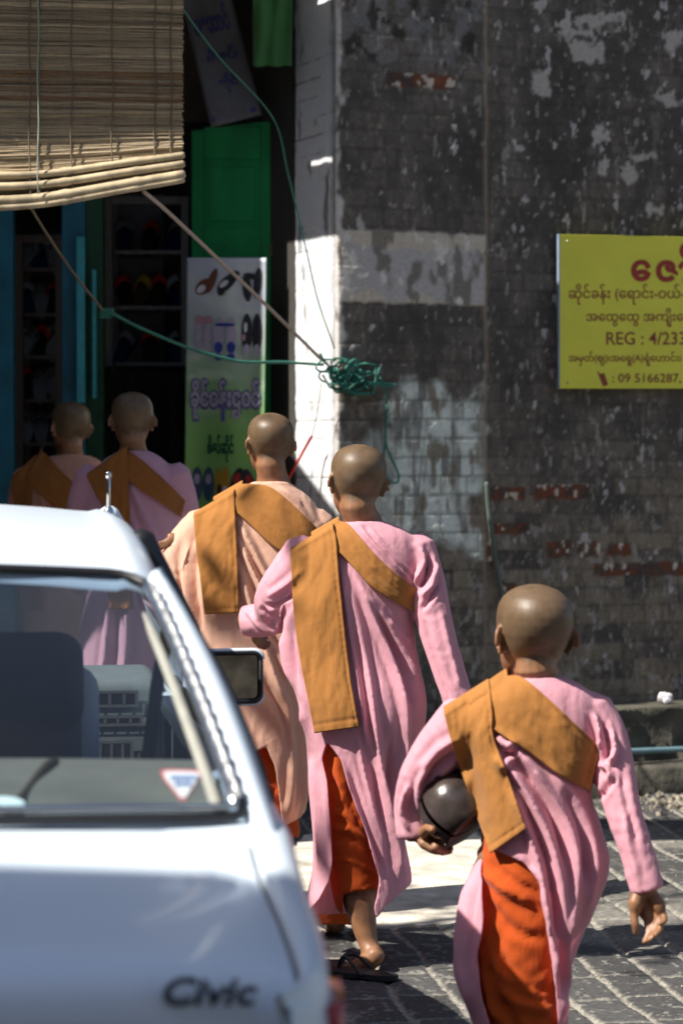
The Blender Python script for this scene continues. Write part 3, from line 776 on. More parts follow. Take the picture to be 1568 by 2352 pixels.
# awning roofs over the shop front (above the picture) that shade it, and the beam carrying the blind
aw = pbr('canvas', (.50, .47, .41), .9)
a1 = thing('shop_awning', (-3.8, 10.9, 3.4), 'canvas awning roof over the shop front', 'awning')
mb = MB(); mb.box((-3.95, 9.26, 3.46), (4.10, 3.28, .03)); mb.build('canvas_roof', aw, a1)
mb = MB(); mb.box((-1.1, 7.83, 3.475), (1.58, .42, .03)); extrude_poly(mb, [(x, y, 3.455) for x, y in ((-1.92, 10.9), (-1.165, 10.9), (-1.165, 9.74), (-1.92, 9.39))], (0, 0, 1), .03); mb.box((-.4, 10.35, 3.468), (1.54, 1.1, .028))
ex = lambda y, o=0: -.975 - .435 * (y - 9.287) + o        # edge slanted and slit cut to shape the sun on the side wall
for y0, y1, o0, o1 in ((8.9, 9.42, 0, .9), (9.42, 9.62, 0, .265), (9.42, 9.62, .31, .9), (9.62, 9.795, 0, .9)):
    P = [(ex(y0, o0), y0), (min(ex(y0, o1), .1), y0), (min(ex(y1, o1), .1), y1), (ex(y1, o0), y1)]
    extrude_poly(mb, [(x, y, 3.45) for x, y in reversed(P)], (0, 0, 1), .03)
mb.build('shade_roof', aw, a1)  # unseen roof pieces, added and cut for the shade they cast
mb = MB(); mb.tube([W(-1800, -300, BD) + Vector((0, .02, .02)), Vector((-.40, 8.02, 3.42))], .03, 10); mb.build('beam', M['wood_dark'], a1)
house('unseen_house', (-7.6, -4.21), (5.0, 8.8, 6.8), 'unseen tall house added at the near left to shade the car boot', pl)   # added out of view so that its roof shades the boot of the car
# street tree beside the road (left of the picture) whose sparse leaves dapple the walkers
def street_tree():
    rg = random.Random(21); o = thing('street_tree', (-4.9, 5.0, 0), 'thin street tree with sparse leaves leaning over the road', 'tree')
    mb = MB(); mb.tube(smooth_path([(-4.9, 5.0, 0), (-4.8, 5.05, 1.6), (-4.5, 5.15, 3.2), (-4.0, 5.3, 4.3), (-3.4, 5.45, 5.0)], 5), list(np.linspace(.09, .02, 21)), 10)
    for a, b in (((-4.5, 5.15, 3.2), (-4.9, 5.9, 4.6)), ((-3.8, 5.35, 4.6), (-3.0, 5.9, 4.9)), ((-4.6, 5.1, 2.9), (-5.6, 4.8, 4.4))):
        mb.tube([a, tuple((a[k] + b[k]) / 2 + (.1 if k == 2 else 0) for k in range(3)), b], [.035, .022, .008], 8)
    mb.build('trunk', pbr('grey_bark', (.13, .10, .075), .9, var=.4, scale=12, bump=.6, bscale=30), o, smooth=True)
    mb = MB()
    for cx, cy, cz, rr, n in ((-3.2, 5.3, 4.9, .9, 22), (-5.0, 5.8, 4.8, .7, 170), (-5.6, 4.8, 4.6, .6, 140), (-4.2, 5.3, 5.2, .6, 120)):
        for _ in range(n):
            p = Vector((cx + rg.gauss(0, rr * .5), cy + rg.gauss(0, rr * .55), cz + rg.gauss(0, rr * .3)))
            rot = Euler((rg.uniform(-.9, .9), rg.uniform(-.9, .9), rg.uniform(0, 6.3))).to_matrix(); L = rg.uniform(.05, .095)
            mb.add([p + rot @ Vector(v) * L for v in ((-.9, 0, 0), (-.3, .38, .06), (.4, .34, .04), (1, 0, -.08), (.4, -.34, .04), (-.3, -.38, .06))], [tuple(range(6))])
    mb.build('crown', pbr('leaf_green', (.06, .11, .025), .5, var=.4, scale=3), o)
street_tree()

# ================================================================ ropes
def rope(name, pts, r, mat, label, cat='rope', k=8, n=8):
    P = smooth_path([W(*p) for p in pts], k)
    return tag(MB().tube(P, r, n).build(name, mat, smooth=True), label, cat)
wallD = lambda x, y, off: plane_hit(x, y, C0 + wnrm * off, wnrm)
rope('green_rope', [(236, 712, 9.2), (262, 722, 9.2), (320, 752, 9.25), (430, 798, 9.35), (520, 824, 9.45), (570, 832, 9.5), (650, 832, 9.6), (742, 838, 9.66)], .0062, M['rope_green'], 'thick green nylon rope sagging between the blind and the wall corner')
mb = MB()                                      # knot where the string and the green rope meet
for i in range(6):
    P = [W(245 + 14 * math.cos(i * 1.3 + a * .9), 720 + 9 * math.sin(i * .8 + a * 1.0), 9.2 + .012 * math.sin(a + i)) for a in range(7)]
    mb.tube(smooth_path(P, 4), .0055, 8)
tag(mb.build('rope_knot', M['rope_green'], smooth=True), 'dark green rope knot joining the string and the sagging rope', 'knot')
rope('string', [(72, 478, 8.0), (110, 540, 8.4), (170, 628, 8.8), (236, 712, 9.18)], .005, M['rope_brown'], 'thin brown string slanting down from the blind to the knot', 'string')
rope('pale_rope', [(330, 440, 8.0), (376, 478, 8.2), (470, 566, 8.75), (600, 690, 9.3), (736, 824, 9.62)], .0068, M['rope_pale'], 'taut pale rope slanting from the blind down to the wall corner')
rope('thin_cord', [(405, 0, 8.0), (500, 128, 8.5), (626, 270, 9.1), (662, 400, 9.35), (700, 560, 9.5), (730, 690, 9.58), (768, 800, 9.64)], .0032, M['rope_green'], 'thin green cord curving past the green door to the rope tangle', 'cord')
rope('red_strap', [(650, 1122, 9.85), (672, 1082, 9.82), (700, 1030, 9.8), (716, 1002, 9.76)], .006, M['red'], 'red strap slanting behind the white wall edge', 'strap')
rope('grey_cord', [(716, 1002, 9.76), (728, 950, 9.7), (738, 880, 9.66)], .0022, M['rope_brown'], 'thin brown cord hanging from the rope tangle to the red strap', 'cord')
def tangle():
    rg = random.Random(12); mb = MB()
    for i in range(24):
        cx, cy = rg.uniform(752, 850), rg.uniform(842, 892)
        cy += (cx - 800) * .22
        a = rg.uniform(-.3, .8); L = rg.uniform(14, 34); P = []
        for k in range(9):
            t = k / 8 * rg.uniform(5, 6.6) + i
            x = cx + math.cos(t) * L * math.cos(a) - math.sin(t) * 13 * math.sin(a); y = cy + math.cos(t) * L * math.sin(a) * .7 + math.sin(t) * 15
            P.append(wallD(x, y, .03 + .05 * rg.random()))
        mb.tube(smooth_path(P, 4), .0042, 7)
    for pts in (((735, 812), (742, 826), (752, 838), (762, 850)), ((818, 830), (802, 850), (790, 872)), ((872, 845), (862, 872), (856, 906)), ((850, 878), (880, 880), (910, 884)), ((842, 876), (870, 884), (902, 890)), ((790, 850), (812, 826), (822, 836)), ((760, 858), (780, 884), (812, 902), (848, 904))):
        mb.tube(smooth_path([wallD(x, y, .07) for x, y in pts], 4), .0052, 7)
    return mb.build('rope_tangle', M['rope_green'], smooth=True)
tag(tangle(), 'tangled bundle of green rope tied at the brick wall corner', 'rope')
P = [wallD(x, y, .05) for x, y in ((740, 826), (780, 862), (830, 898), (868, 925))]
tag(MB().tube(smooth_path(P, 5), .0045, 7).build('brown_cord', M['rope_brown'], smooth=True), 'brown cord running through the green rope tangle', 'cord')
P = [wallD(x, y, .04) for x, y in ((880, 892), (888, 920), (886, 970), (884, 1020), (880, 1052), (884, 1085), (898, 1106), (912, 1108), (915, 1092), (905, 1066), (891, 1036), (886, 1016))]
tag(MB().tube(smooth_path(P, 6), .0048, 8).build('rope_loop', M['rope_green'], smooth=True), 'green rope end hanging down in a loop on the brick wall', 'rope')
mb = MB(); q = wallD(768, 852, 0)
mb.tube([q, q + Vector((wnrm[0], wnrm[1], .1)) * .08], .008, 8); tag(mb.build('wall_hook', pbr('rusty_iron', (.08, .05, .035), .8)), 'rusty iron hook holding the rope tangle on the wall', 'hook')
P = [spt(.05, W(0, 400, 9.75).z, .01), spt(.05, W(0, 400, 9.75).z, .035), spt(.052, W(0, 425, 9.75).z, .035), spt(.05, W(0, 440, 9.75).z, .02)]
# ================================================================ CAR (local: l right, s forward from the tail, z up)
CYAW = R(7.5); CO = Vector((-.745, 2.36, 0))
cf = Vector((-math.sin(CYAW), math.cos(CYAW), 0)); cr = Vector((math.cos(CYAW), math.sin(CYAW), 0))
def cw(l, s, z): return CO + cr * l + cf * s + Vector((0, 0, z))
car = thing('parked_car', CO, 'silver saloon car parked in the street with chrome trimmed rear window', 'car', rz=CYAW)
paint, pt, pb = nt('silver_paint')
pb.inputs['Base Color'].default_value = (.75, .84, .94, 1); pb.inputs['Metallic'].default_value = .0; pb.inputs['Roughness'].default_value = .36
pb.inputs['Coat Weight'].default_value = .3; pb.inputs['Coat Roughness'].default_value = .08
_n = pt.nodes.new('ShaderNodeTexNoise'); _n.inputs['Scale'].default_value = 3; _n.inputs['Detail'].default_value = 8
_m = pt.nodes.new('ShaderNodeMapRange'); _m.inputs[3].default_value = .28; _m.inputs[4].default_value = .48
pt.links.new(_n.outputs[0], _m.inputs[0]); pt.links.new(_m.outputs[0], pb.inputs['Roughness'])
chrome = pbr('chrome', (.75, .73, .70), .12, metal=1, var=.05)
trim = pbr('grey_vinyl_trim', (.32, .32, .28), .6)
glass = glass_mat('tinted_glass', (.58, .66, .73), .01, 1.35, dust=.008)
clear = glass_mat('clear_glass', (.90, .92, .92), .0, .8)
def ip(s, xs, ys): return float(np.interp(s, xs, ys))
hw = lambda s: ip(s, [-.02, 0, .03, .08, .2, .62, 1.5, 2.6, 3.4, 3.8, 4.0, 4.08], [.70, .722, .738, .750, .757, .770, .80, .80, .785, .745, .66, .60])
ztop = lambda s: ip(s, [-.02, 0, .03, .06, .2, .4, .62, 1.5, 2.6, 3.0, 3.5, 3.9, 4.05], [.872, .879, .888, .895, .912, .920, .950, .935, .915, .905, .85, .78, .74])
le = .706
S = sorted([-.02, 0, .015, .03, .06, .1, .2, .3, 1.3, 1.6, 2.0, 2.4, 2.7, 3.6, 3.7, 3.85, 3.95, 4.02, 4.08] + [w + d for w in (.72, 3.12) for d in np.linspace(-.34, .34, 18)])
def arch(s):
    d = min(abs(s - .72), abs(s - 3.12))
    return .29 + math.sqrt(max(0, .335 ** 2 - d * d)) if d < .335 else 0
def body_section(s, sg):
    z = ztop(s); h = hw(s); hm = h + .03; e = min(le + .006, h - .02)
    pts = [(e, z - .03), (e, z - .004), (e + .003, z), ((e + h) / 2, z + .001), (h - .012, z - .006), (h - .003, z - .016), (h, z - .04), (h + .012, z - .12), (hm, z - .22), (hm, .56), (hm - .012, .545), (hm - .012, .53), (hm - .01, .42), (hm - .03, .30), (hm - .09, .20)]
    a = arch(s)
    return [cw(sg * l, s, max(zz, a) if zz < .64 else zz) for l, zz in pts]
mb = MB()
for sg in (1, -1):
    rows = [body_section(s, sg) for s in S]
    mb.grid(rows)
# lower rear and front fascias, floor
def fascia(s, zs, sgn_):
    rows = [[cw(l * (hw(max(s, 0) if s < 1 else s) + .0) , s + sgn_ * (.05 * (abs(l) ** 4)) + off, z) for l in np.linspace(-1, 1, 17)] for z, off in zs]
    mb.grid(rows)
fascia(-.015, [(.60, -.01), (.45, -.02), (.25, .03)], 1)
fascia(4.07, [(.74, .0), (.6, .02), (.45, .02), (.25, -.03)], -1)
mb.add([cw(-.75, -.0, .22), cw(.75, -.0, .22), cw(.75, 4.0, .22), cw(-.75, 4.0, .22)], [(0, 1, 2, 3)])
# inner belt ledges beside the glasshouse
body = mb.build('body', paint, car, smooth=True)
# boot lid: top, rolled edge and rear panel
def lid_row(s, z, n=27):
    row = []
    for i in range(n):
        a = -1 + 2 * i / (n - 1); l = a * le
        dz = .012 * (1 - a * a) - .010 * max(0, abs(a) - .965) / .035
        ds = .035 * (1 - abs(a) ** 3) * ip(s, [0, .3, .6], [-1, -.4, 0])
        row.append(cw(l, s + ds, z + dz * ip(z, [.8, .88], [.15, 1])))
    return row
prof = [(.02, .60), (.006, .70), (-.002, .80), (.0, .845), (.006, .868), (.014, .880), (.026, .888), (.045, .8935), (.075, .899), (.12, .9045), (.2, .9105), (.3, .9145), (.38, .917), (.42, .919), (.45, .9225), (.50, .932), (.565, .9455), (.574, .944), (.577, .930)]
mb = MB().grid([lid_row(s, z) for s, z in prof])
lid = mb.build('boot_lid', paint, car, smooth=True)
# narrow crease pressed in the deck below the window
mb = MB().grid([[cw(l, .50 + ds, .932 + .012 * (1 - (l / le) ** 2) + dz) for l in np.linspace(-.62, .62, 15)] for ds, dz in ((-.004, .0012), (0, .003), (.004, .0012))])
mb.build('crease', paint, lid, smooth=True)
# hood and cowl
mb = MB().grid([[cw(a * min(le, hw(s) - .03), s, ztop(s) + .03 * (1 - a * a)) for a in np.linspace(-1, 1, 15)] for s in (2.98, 3.1, 3.3, 3.5, 3.7, 3.85, 3.95, 4.03, 4.07)])
mb.build('bonnet', paint, car, smooth=True)
# cowl between glass foot and boot lid
mb = MB().grid([[cw(a * .72, s, z + .012 * (1 - a * a)) for a in np.linspace(-1, 1, 15)] for s, z in ((.579, .925), (.5815, .944), (.595, .949), (.64, .951))])
mb.build('window_scuttle', paint, car, smooth=True)

# roof
zc = lambda s: ip(s, [1.08, 1.16, 1.3, 1.5, 1.8, 2.1, 2.35, 2.48], [1.243, 1.268, 1.291, 1.313, 1.332, 1.336, 1.326, 1.308])
hr = lambda s: ip(s, [1.08, 1.2, 1.5, 1.9, 2.3, 2.48], [.632, .640, .636, .630, .612, .60])
def roof_row(s, dz=0):
    z, h = zc(s), hr(s); pts = []
    for l, d in ((0, 0), (.2, .004), (.38, .011), (.48, .018), (.54, .024), (.57, .026), (.585, .022), (.60, .025), (.618, .035), (.632, .048), (.64, .066), (.642, .085)):
        k = h / .64; pts.append((l * k, z - d))
    return [cw(-l, s, zz + dz) for l, zz in reversed(pts)] + [cw(l, s, zz + dz) for l, zz in pts[1:]]
RS = [1.118, 1.122, 1.135, 1.16, 1.22, 1.3, 1.4, 1.5, 1.65, 1.8, 1.95, 2.1, 2.25, 2.35, 2.42, 2.48]
rows = [roof_row(s, -.012 if s == 1.118 else 0) for s in RS]
roof = MB().grid(rows).build('roof', paint, car, smooth=True)
mb = MB().grid([[p - Vector((0, 0, .02)) for p in r] for r in [roof_row(s) for s in RS[4:]]]); mb.build('headliner', pbr('headlining', (.10, .10, .10), .9), car, smooth=True)

# rear glass
GB, GT = (.600, .955), (1.135, 1.236)          # (s, z) foot and head at the corners
def gl(l, t, out=0):                           # glass surface; t 0 foot .. 1 head; l in -1..1
    w = .709 * (1 - t) + .610 * t
    s = GB[0] + (GT[0] - GB[0]) * t - .045 * (1 - l * l) * (1 - t) - .02 * (1 - l * l) * t
    z = GB[1] + (GT[1] - GB[1]) * t + (.010 + .010 * t) * (1 - l * l) + .012 * math.sin(math.pi * t)
    return cw(w * l, s - out * .47, z + out * .88)
mb = MB().grid([[gl(l, t) for l in np.linspace(-1, 1, 21)] for t in np.linspace(0, 1, 11)])
mb.build('rear_window', glass, car, smooth=True)
def corner_path(r=.09):
    P = []
    for l in np.linspace(0, 1 - r, 10): P.append((l, 0))
    for a in np.linspace(0, 1, 5)[1:]: P.append((1 - r * .25 * (1 - a), .0 + .02 * a))
    for t in np.linspace(.06, .88, 14): P.append((1, t))
    for a in np.linspace(0, math.pi / 2, 6)[1:]: P.append((1 - r * (1 - math.cos(a)), .90 + .10 * math.sin(a)))
    for l in np.linspace(1 - r, 0, 10)[1:]: P.append((l, 1.0))
    return P
CP = corner_path()
for sg in (1, -1):
    MB().tube([gl(sg * l, t, .004) for l, t in CP], .0070, 8).build('window_seal', M['black'], car, smooth=True)
# chrome strip with clear beading up each side and along the foot
for sg in (1, -1):
    P = [gl(sg * (1 - .016), t, .012) for t in np.linspace(.03, .93, 24)]
    MB().tube(P, .0060, 8).build('chrome_strip', chrome, car, smooth=True)
    P = [gl(sg * (1 - .044), t, .001) for t in np.linspace(.03, .80, 24)]
    MB().tube(P, [.0085 * ip(i, [0, 20, 23], [1, .8, .3]) for i in range(24)], 8).build('pillar_trim', trim, car, smooth=True)
    mb = MB()
    for i in range(46):
        t = .05 + .84 * i / 45
        mb.tube([gl(sg * .995, t - .006, .018), gl(sg * .995, t + .006, .018)], .0042 + .0016 * math.sin(i * 2.1), 8)
    mb.build('clear_beading', pbr('bead_plastic', (.8, .8, .8), .12, metal=.6, var=.3, scale=60), car, smooth=True)
MB().tube([gl(l, .022, .010) for l in np.linspace(-.97, .97, 24)], .0052, 8).build('chrome_strip', chrome, car, smooth=True)

# C pillars
for sg in (1, -1):
    rows = []
    for t in [-.10, -.05] + list(np.linspace(0, 1, 14)):
        so = .62 + (1.2 - .62) * t; zo = .942 + (1.236 - .942) * t + .016 * math.sin(math.pi * t)
        lo = .757 + (.642 - .757) * t + .012 * math.sin(math.pi * t)
        gi = gl(1, t, .006); li = .713 * (1 - t) + .614 * t
        si = GB[0] + (GT[0] - GB[0]) * t; zi = GB[1] + (GT[1] - GB[1]) * t + .012 * math.sin(math.pi * t) + .004
        row = [(li - .004, si + .01, zi - .02), (li + .004, si, zi + .003), (li + .012, si + .002, zi + .007), ((li + lo) / 2 + .006, (si + so) / 2, (zi + zo) / 2 + .012), (lo - .010, so, zo + .004), (lo, so + .02, zo - .008), (lo + .003, so + .06, zo - .02), (lo, so + .20 + .12 * t, zo - .03)]
        rows.append([cw(sg * a, b, c) for a, b, c in row])
    MB().grid(rows).build('rear_pillar', paint, car, smooth=True)
    # dark gutter along the pillar and roof edge
    P = [cw(sg * (.757 + (.642 - .757) * t + .012 * math.sin(math.pi * t) + .004), .645 + .58 * t, .930 + .290 * t + .016 * math.sin(math.pi * t)) for t in np.linspace(.10, 1, 12)] + [cw(sg * (hr(s) + .004), s, zc(s) - .088) for s in np.linspace(1.3, 2.4, 10)]
    MB().tube(P, .004, 6).build('drip_rail', M['black'], car, smooth=True)
    # front and centre pillars, side glass
    MB().tube([cw(sg * .775, 2.98, .92), cw(sg * .70, 2.72, 1.13), cw(sg * .60, 2.45, 1.292)], .024, 10).build('front_pillar', paint, car, smooth=True)
    MB().tube([cw(sg * .775, 1.72, .93), cw(sg * .70, 1.70, 1.12), cw(sg * .625, 1.68, 1.27)], .028, 8).build('centre_pillar', M['black'], car, smooth=True)
    mb = MB()
    mb.add([cw(sg * .765, .98, .94), cw(sg * .775, 1.70, .935), cw(sg * .628, 1.68, 1.255), cw(sg * .640, 1.42, 1.23)], [(0, 1, 2, 3)])
    mb.add([cw(sg * .775, 1.74, .935), cw(sg * .775, 2.92, .92), cw(sg * .60, 2.46, 1.275), cw(sg * .628, 1.70, 1.26)], [(0, 1, 2, 3)])
    mb.build('side_window', clear, car)
mb = MB().grid([[cw(l * (.755 * (1 - t) + .585 * t), 2.99 - .50 * t + .06 * (1 - l * l), .925 + .375 * t + .01 * (1 - l * l)) for l in np.linspace(-1, 1, 13)] for t in np.linspace(0, 1, 7)])
mb.build('windscreen', clear, car, smooth=True)

# cabin
seat_m = pbr('blue_grey_upholstery', (.035, .042, .06), .8, var=.25, scale=30)
pale_cover = cloth('pale_seat_cover', (.62, .62, .66), .05)
dash_m = pbr('dashboard_grey', (.22, .245, .235), .6)
shelf_m = pbr('beige_parcel_shelf', (.25, .225, .175), .9, scale=5, var=.3)
mb = MB().grid([[cw(l * .69, s, z + .012 * (1 - l * l)) for l in np.linspace(-1, 1, 13)] for s, z in ((.62, .925), (.78, .928), (.86, .936), (.96, .954), (1.07, .970), (1.12, .966), (1.14, .85))])
mb.build('parcel_shelf', shelf_m, car, smooth=True)
def cushion(name, c, d, mat, parent, bev, rx=0, seg=4):
    mb = MB(); mb.box((0, 0, 0), d)
    mb.V = [tuple(cw(*c) + cr * v[0] + cf * (v[1] * math.cos(rx) - v[2] * math.sin(rx)) + Vector((0, 0, v[1] * math.sin(rx) + v[2] * math.cos(rx)))) for v in mb.V]
    return mb.build(name, mat, parent, smooth=True, bevel=bev, seg=seg)
cushion('rear_bench', (0, 1.22, .70), (1.30, .16, .50), shelf_m, car, .05, R(-14))
for sg in (1, -1):
    st = cushion('front_seat', (sg * .335, 1.98, .70), (.41, .13, .58), seat_m, car, .06, R(-14))
    cushion('headrest', (sg * .395, 1.90, 1.01), (.285, .09, .18), pbr('dark_headrest', (.03, .036, .055), .85), st, .045, R(-8))
    cushion('seat_cover', (sg * .375, 2.05, .88), (.39, .10, .30), pale_cover, st, .05, R(-14))
    cushion('seat_cushion', (sg * .36, 2.2, .45), (.50, .5, .16), seat_m, st, .05)
cushion('floor_mat', (0, 2.0, .27), (1.4, 1.9, .04), seat_m, car, .01)
ds = cushion('dashboard', (0, 2.83, .80), (1.44, .36, .29), dash_m, car, .03)
mb = MB()
def dface(l0, l1, z0, z1, m=0, off=.0): mb.add([cw(l, 2.648 - off, z) for l, z in ((l0, z0), (l1, z0), (l1, z1), (l0, z1))], [(0, 1, 2, 3)], m)
for l0, l1, z0, z1 in ((.49, .67, .885, .920), (.52, .68, .845, .868), (.52, .66, .76, .815), (-.60, -.30, .865, .905), (-.15, .15, .84, .90)):
    for a, b, c, d in ((l0, l1, z0, z0 + .006), (l0, l1, z1 - .006, z1), (l0, l0 + .007, z0 + .006, z1 - .006), (l1 - .007, l1, z0 + .006, z1 - .006)): dface(a, b, c, d, 0, .004)
    dface(l0 + .007, l1 - .007, z0 + .006, z1 - .006, 1, .003)
    for k in range(1, 6):
        x = l0 + (l1 - l0) * k / 6; dface(x - .003, x + .003, z0 + .007, z1 - .007, 0, .0045)
mb.build('air_vent', [pbr('vent_edge', (.12, .12, .12), .5), M['black']], ds)
mb = MB()
for l in (.40, .46, .54): mb.tube([cw(l, 2.75, .945), cw(l, 2.75, .965)], .014, 8)
mb.box(tuple(cw(.34, 2.78, .962)), (.22, .10, .025))
mb.build('dash_tray', pbr('grey_tray', (.2, .22, .22), .4), ds, smooth=True, bevel=.004)
# dark curtain of a driver's seat belt and a steering wheel
P = [cw(-.36 + .18 * math.cos(a), 2.50 + .07 * math.sin(a), .84 + .165 * math.sin(a)) for a in np.linspace(0, 2 * math.pi, 25)]
MB().tube(P, .013, 8).build('steering_wheel', M['black'], car, smooth=True)
for sg in (1, -1):
    MB().tube([cw(sg * .69, 1.72, 1.18), cw(sg * .66, 1.74, 1.02), cw(sg * .64, 1.76, .85)], .012, 8, flat=(cf, .25)).build('seat_belt', pbr('belt_webbing', (.1, .11, .13), .7), car, smooth=True)
    cushion('door_card', (sg * .755, 2.2, .72), (.03, 1.4, .42), seat_m, car, .01)
P = [cw(.445, .80, .95), cw(.47, .95, 1.02), cw(.50, 1.1, 1.16), cw(.505, 1.2, 1.235)]
MB().tube(smooth_path([cw(.40, .66, .945), cw(.43, .9, .95), cw(.475, 1.06, .975), cw(.49, 1.09, .90)], 6), .006, 8).build('cable', pbr('brown_cable', (.10, .075, .04), .6), car, smooth=True)
# warm reflection-proof stickers on the glass
def gpx(x, y, out):                            # picture point on the rear glass
    best = None
    o = Vector((0, 0, CAM_Z)); r = ray(x, y)
    a, b, c = gl(.3, .1, out), gl(.9, .1, out), gl(.9, .8, out)
    nrm = (b - a).cross(c - a); t = (a - o).dot(nrm) / r.dot(nrm); return o + r * t
def flat_sticker(name, polys, mats):
    m = MB()
    for P, k, o in polys: m.add([gpx(x, y, o) for x, y in P], [tuple(range(len(P)))], k)
    return m.build(name, mats, car)
st_w = pbr('sticker_white', (.55, .60, .63), .5); st_r = pbr('sticker_red', (.50, .12, .13), .5); st_b = pbr('sticker_blue', (.10, .20, .42), .5); st_c = pbr('sticker_cyan', (.38, .55, .60), .5)
tri = [(368, 1770), (382, 1767), (452, 1769), (466, 1773), (464, 1782), (428, 1838), (415, 1838), (372, 1784)]
c0 = (417, 1795)
shr = lambda k: [(c0[0] + (x - c0[0]) * k, c0[1] + (y - c0[1]) * k) for x, y in tri]
rg = random.Random(3); bars = []
for row, (xa, xb, y) in enumerate(((392, 448, 1786), (402, 438, 1800))):
    x = xa
    while x < xb:
        w = rg.uniform(5, 9); bars.append(([(x, y - 5), (x + w, y - 6), (x + w - 1, y + 5), (x + 1, y + 5)], 2, .0065)); x += w + 2.5
flat_sticker('triangle_sticker', [(tri, 1, .003), (shr(.86), 0, .0048)] + bars, [st_w, st_r, st_b])
flat_sticker('strip_sticker', [([(376, 1846), (482, 1844), (484, 1862), (378, 1864)], 0, .003)], [st_c])
flat_sticker('oval_sticker', [([(2 + 56 * math.cos(a), 1846 + 17 * math.sin(a)) for a in np.linspace(0, 2 * math.pi, 20)[:-1]], 0, .003)], [st_c])
# badge
def rear(x, y, off):
    o = Vector((0, 0, CAM_Z)); r = ray(x, y); p = cw(.6, -.012 - off, .86); t = (p - o).dot(cf) / r.dot(cf); return o + r * t
mb = MB(); text_on(mb, 'Civic', lambda x, y: rear(x, y, .012), 366, 2247, 580, 2312, bold=.02, shear=.10)
n0 = len(mb.V); mb.V += [tuple(Vector(v) + cf * .008) for v in mb.V]; mb.F += [tuple(i + n0 for i in f) for f in mb.F]; mb.M += [0] * (len(mb.F) - len(mb.M))
mb.build('badge', pbr('dark_badge', (.035, .04, .05), .3, metal=.6), lid)
# aerial, mirror, lamps, bumpers, wheels
ae = MB().tube([cw(.597, 2.32, 1.285), cw(.597, 2.32, 1.308)], [.016, .010], 10).build('aerial_base', chrome, roof, smooth=True)
mb = MB(); mb.tube([cw(.597, 2.32, 1.305), cw(.597, 2.32, 1.372)], .0042, 8); mb.tube([cw(.597, 2.32, 1.372), cw(.597, 2.32, 1.379)], .0062, 8); mb.build('aerial', chrome, ae, smooth=True)
def rrect(w, h, r, n=5):
    P = []
    for cx_, cy_, a0 in ((w / 2 - r, h / 2 - r, 0), (-w / 2 + r, h / 2 - r, 90), (-w / 2 + r, -h / 2 + r, 180), (w / 2 - r, -h / 2 + r, 270)):
        for k in range(n + 1):
            a = R(a0 + 90 * k / n); P.append((cx_ + r * math.cos(a), cy_ + r * math.sin(a)))
    return P
for sg in (1, -1):
    c = (sg * .858, 2.60, .949)
    def mq(P, ds, k=1): return [cw(c[0] + x * k, c[1] + ds + .25 * sg * x * .3, c[2] + y * k) for x, y in P]
    O = rrect(.150, .120, .022); I = rrect(.132, .102, .016); G = rrect(.128, .098, .015)
    rows = [mq(I, .012), mq(I, -.001), mq(O, 0), mq(O, .012), mq(O, .04, .97), mq(O, .07, .80), mq(O, .085, .5)]
    mb = MB().grid(rows, True); mb.add(rows[-1], [tuple(range(len(O)))])
    mb.tube([cw(sg * .78, 2.64, .93), cw(sg * .84, 2.64, .93)], .03, 8)
    mr = mb.build('door_mirror', paint, car, smooth=True)
    MB().tube(mq(I, -.002) + mq(I, -.002)[:1], .005, 6).build('mirror_seal', M['black'], mr, smooth=True)
    mb = MB(); mb.add(mq(G, .006), [tuple(range(len(G)))]); mb.build('mirror_glass', pbr('mirror_silver', (.13, .13, .125), .08, metal=1, var=.4, scale=30), mr)
    rows = [[cw(sg * l, s, z) for l, s in ((.752, .03), (.762, .06), (.768, .12), (.772, .17))] for z in (.77, .80, .82, .845)]
    tl = MB().grid(rows).build('tail_lamp', pbr('red_lens', (.45, .02, .02), .15, coat=.5), car, smooth=True); tl.modifiers.new('thick', 'SOLIDIFY').thickness = .012
    rows = [[cw(sg * l, s, z) for l, s in ((.40, 4.09), (.56, 4.08), (.66, 4.03), (.70, 3.95))] for z in (.60, .66, .72)]
    hl = MB().grid(rows).build('headlight', pbr('clear_lens', (.7, .7, .7), .1, coat=.5), car, smooth=True); hl.modifiers.new('thick', 'SOLIDIFY').thickness = .03
for s0, nm in ((-.06, 'rear_bumper'), (4.12, 'front_bumper')):
    k = 1 if s0 < 0 else -1
    rows = [[cw(l * .82, s0 + k * (.10 * abs(l) ** 6) + o, z) for l in np.linspace(-1, 1, 21)] for z, o in ((.30, k * .03), (.33, 0), (.50, 0), (.54, k * .03), (.54, k * .10))]
    MB().grid(rows).build(nm, paint, car, smooth=True)
def wheel(l, s):
    rows = []
    for r_, w_ in ((.20, .085), (.26, .09), (.285, .075), (.29, .04), (.29, -.04), (.285, -.075), (.26, -.09), (.20, -.085)):
        rows.append([cw(l + w_, s + r_ * math.cos(a), .29 + r_ * math.sin(a)) for a in np.linspace(0, 2 * math.pi, 33)[:-1]])
    ty = MB().grid(rows, True).build('tyre', M['rubber'], car, smooth=True)
    sg = 1 if l > 0 else -1; rows = []
    for r_, w_ in ((.205, .06), (.19, .075), (.15, .055), (.07, .07), (.01, .075)):
        rows.append([cw(l + sg * w_, s + r_ * math.cos(a), .29 + r_ * math.sin(a)) for a in np.linspace(0, 2 * math.pi, 33)[:-1]])
    MB().grid(rows, True).build('rim', pbr('steel_rim', (.4, .4, .42), .35, metal=.8), ty, smooth=True)
for s in (.72, 3.12):
    for l in (-.725, .725): wheel(l, s)
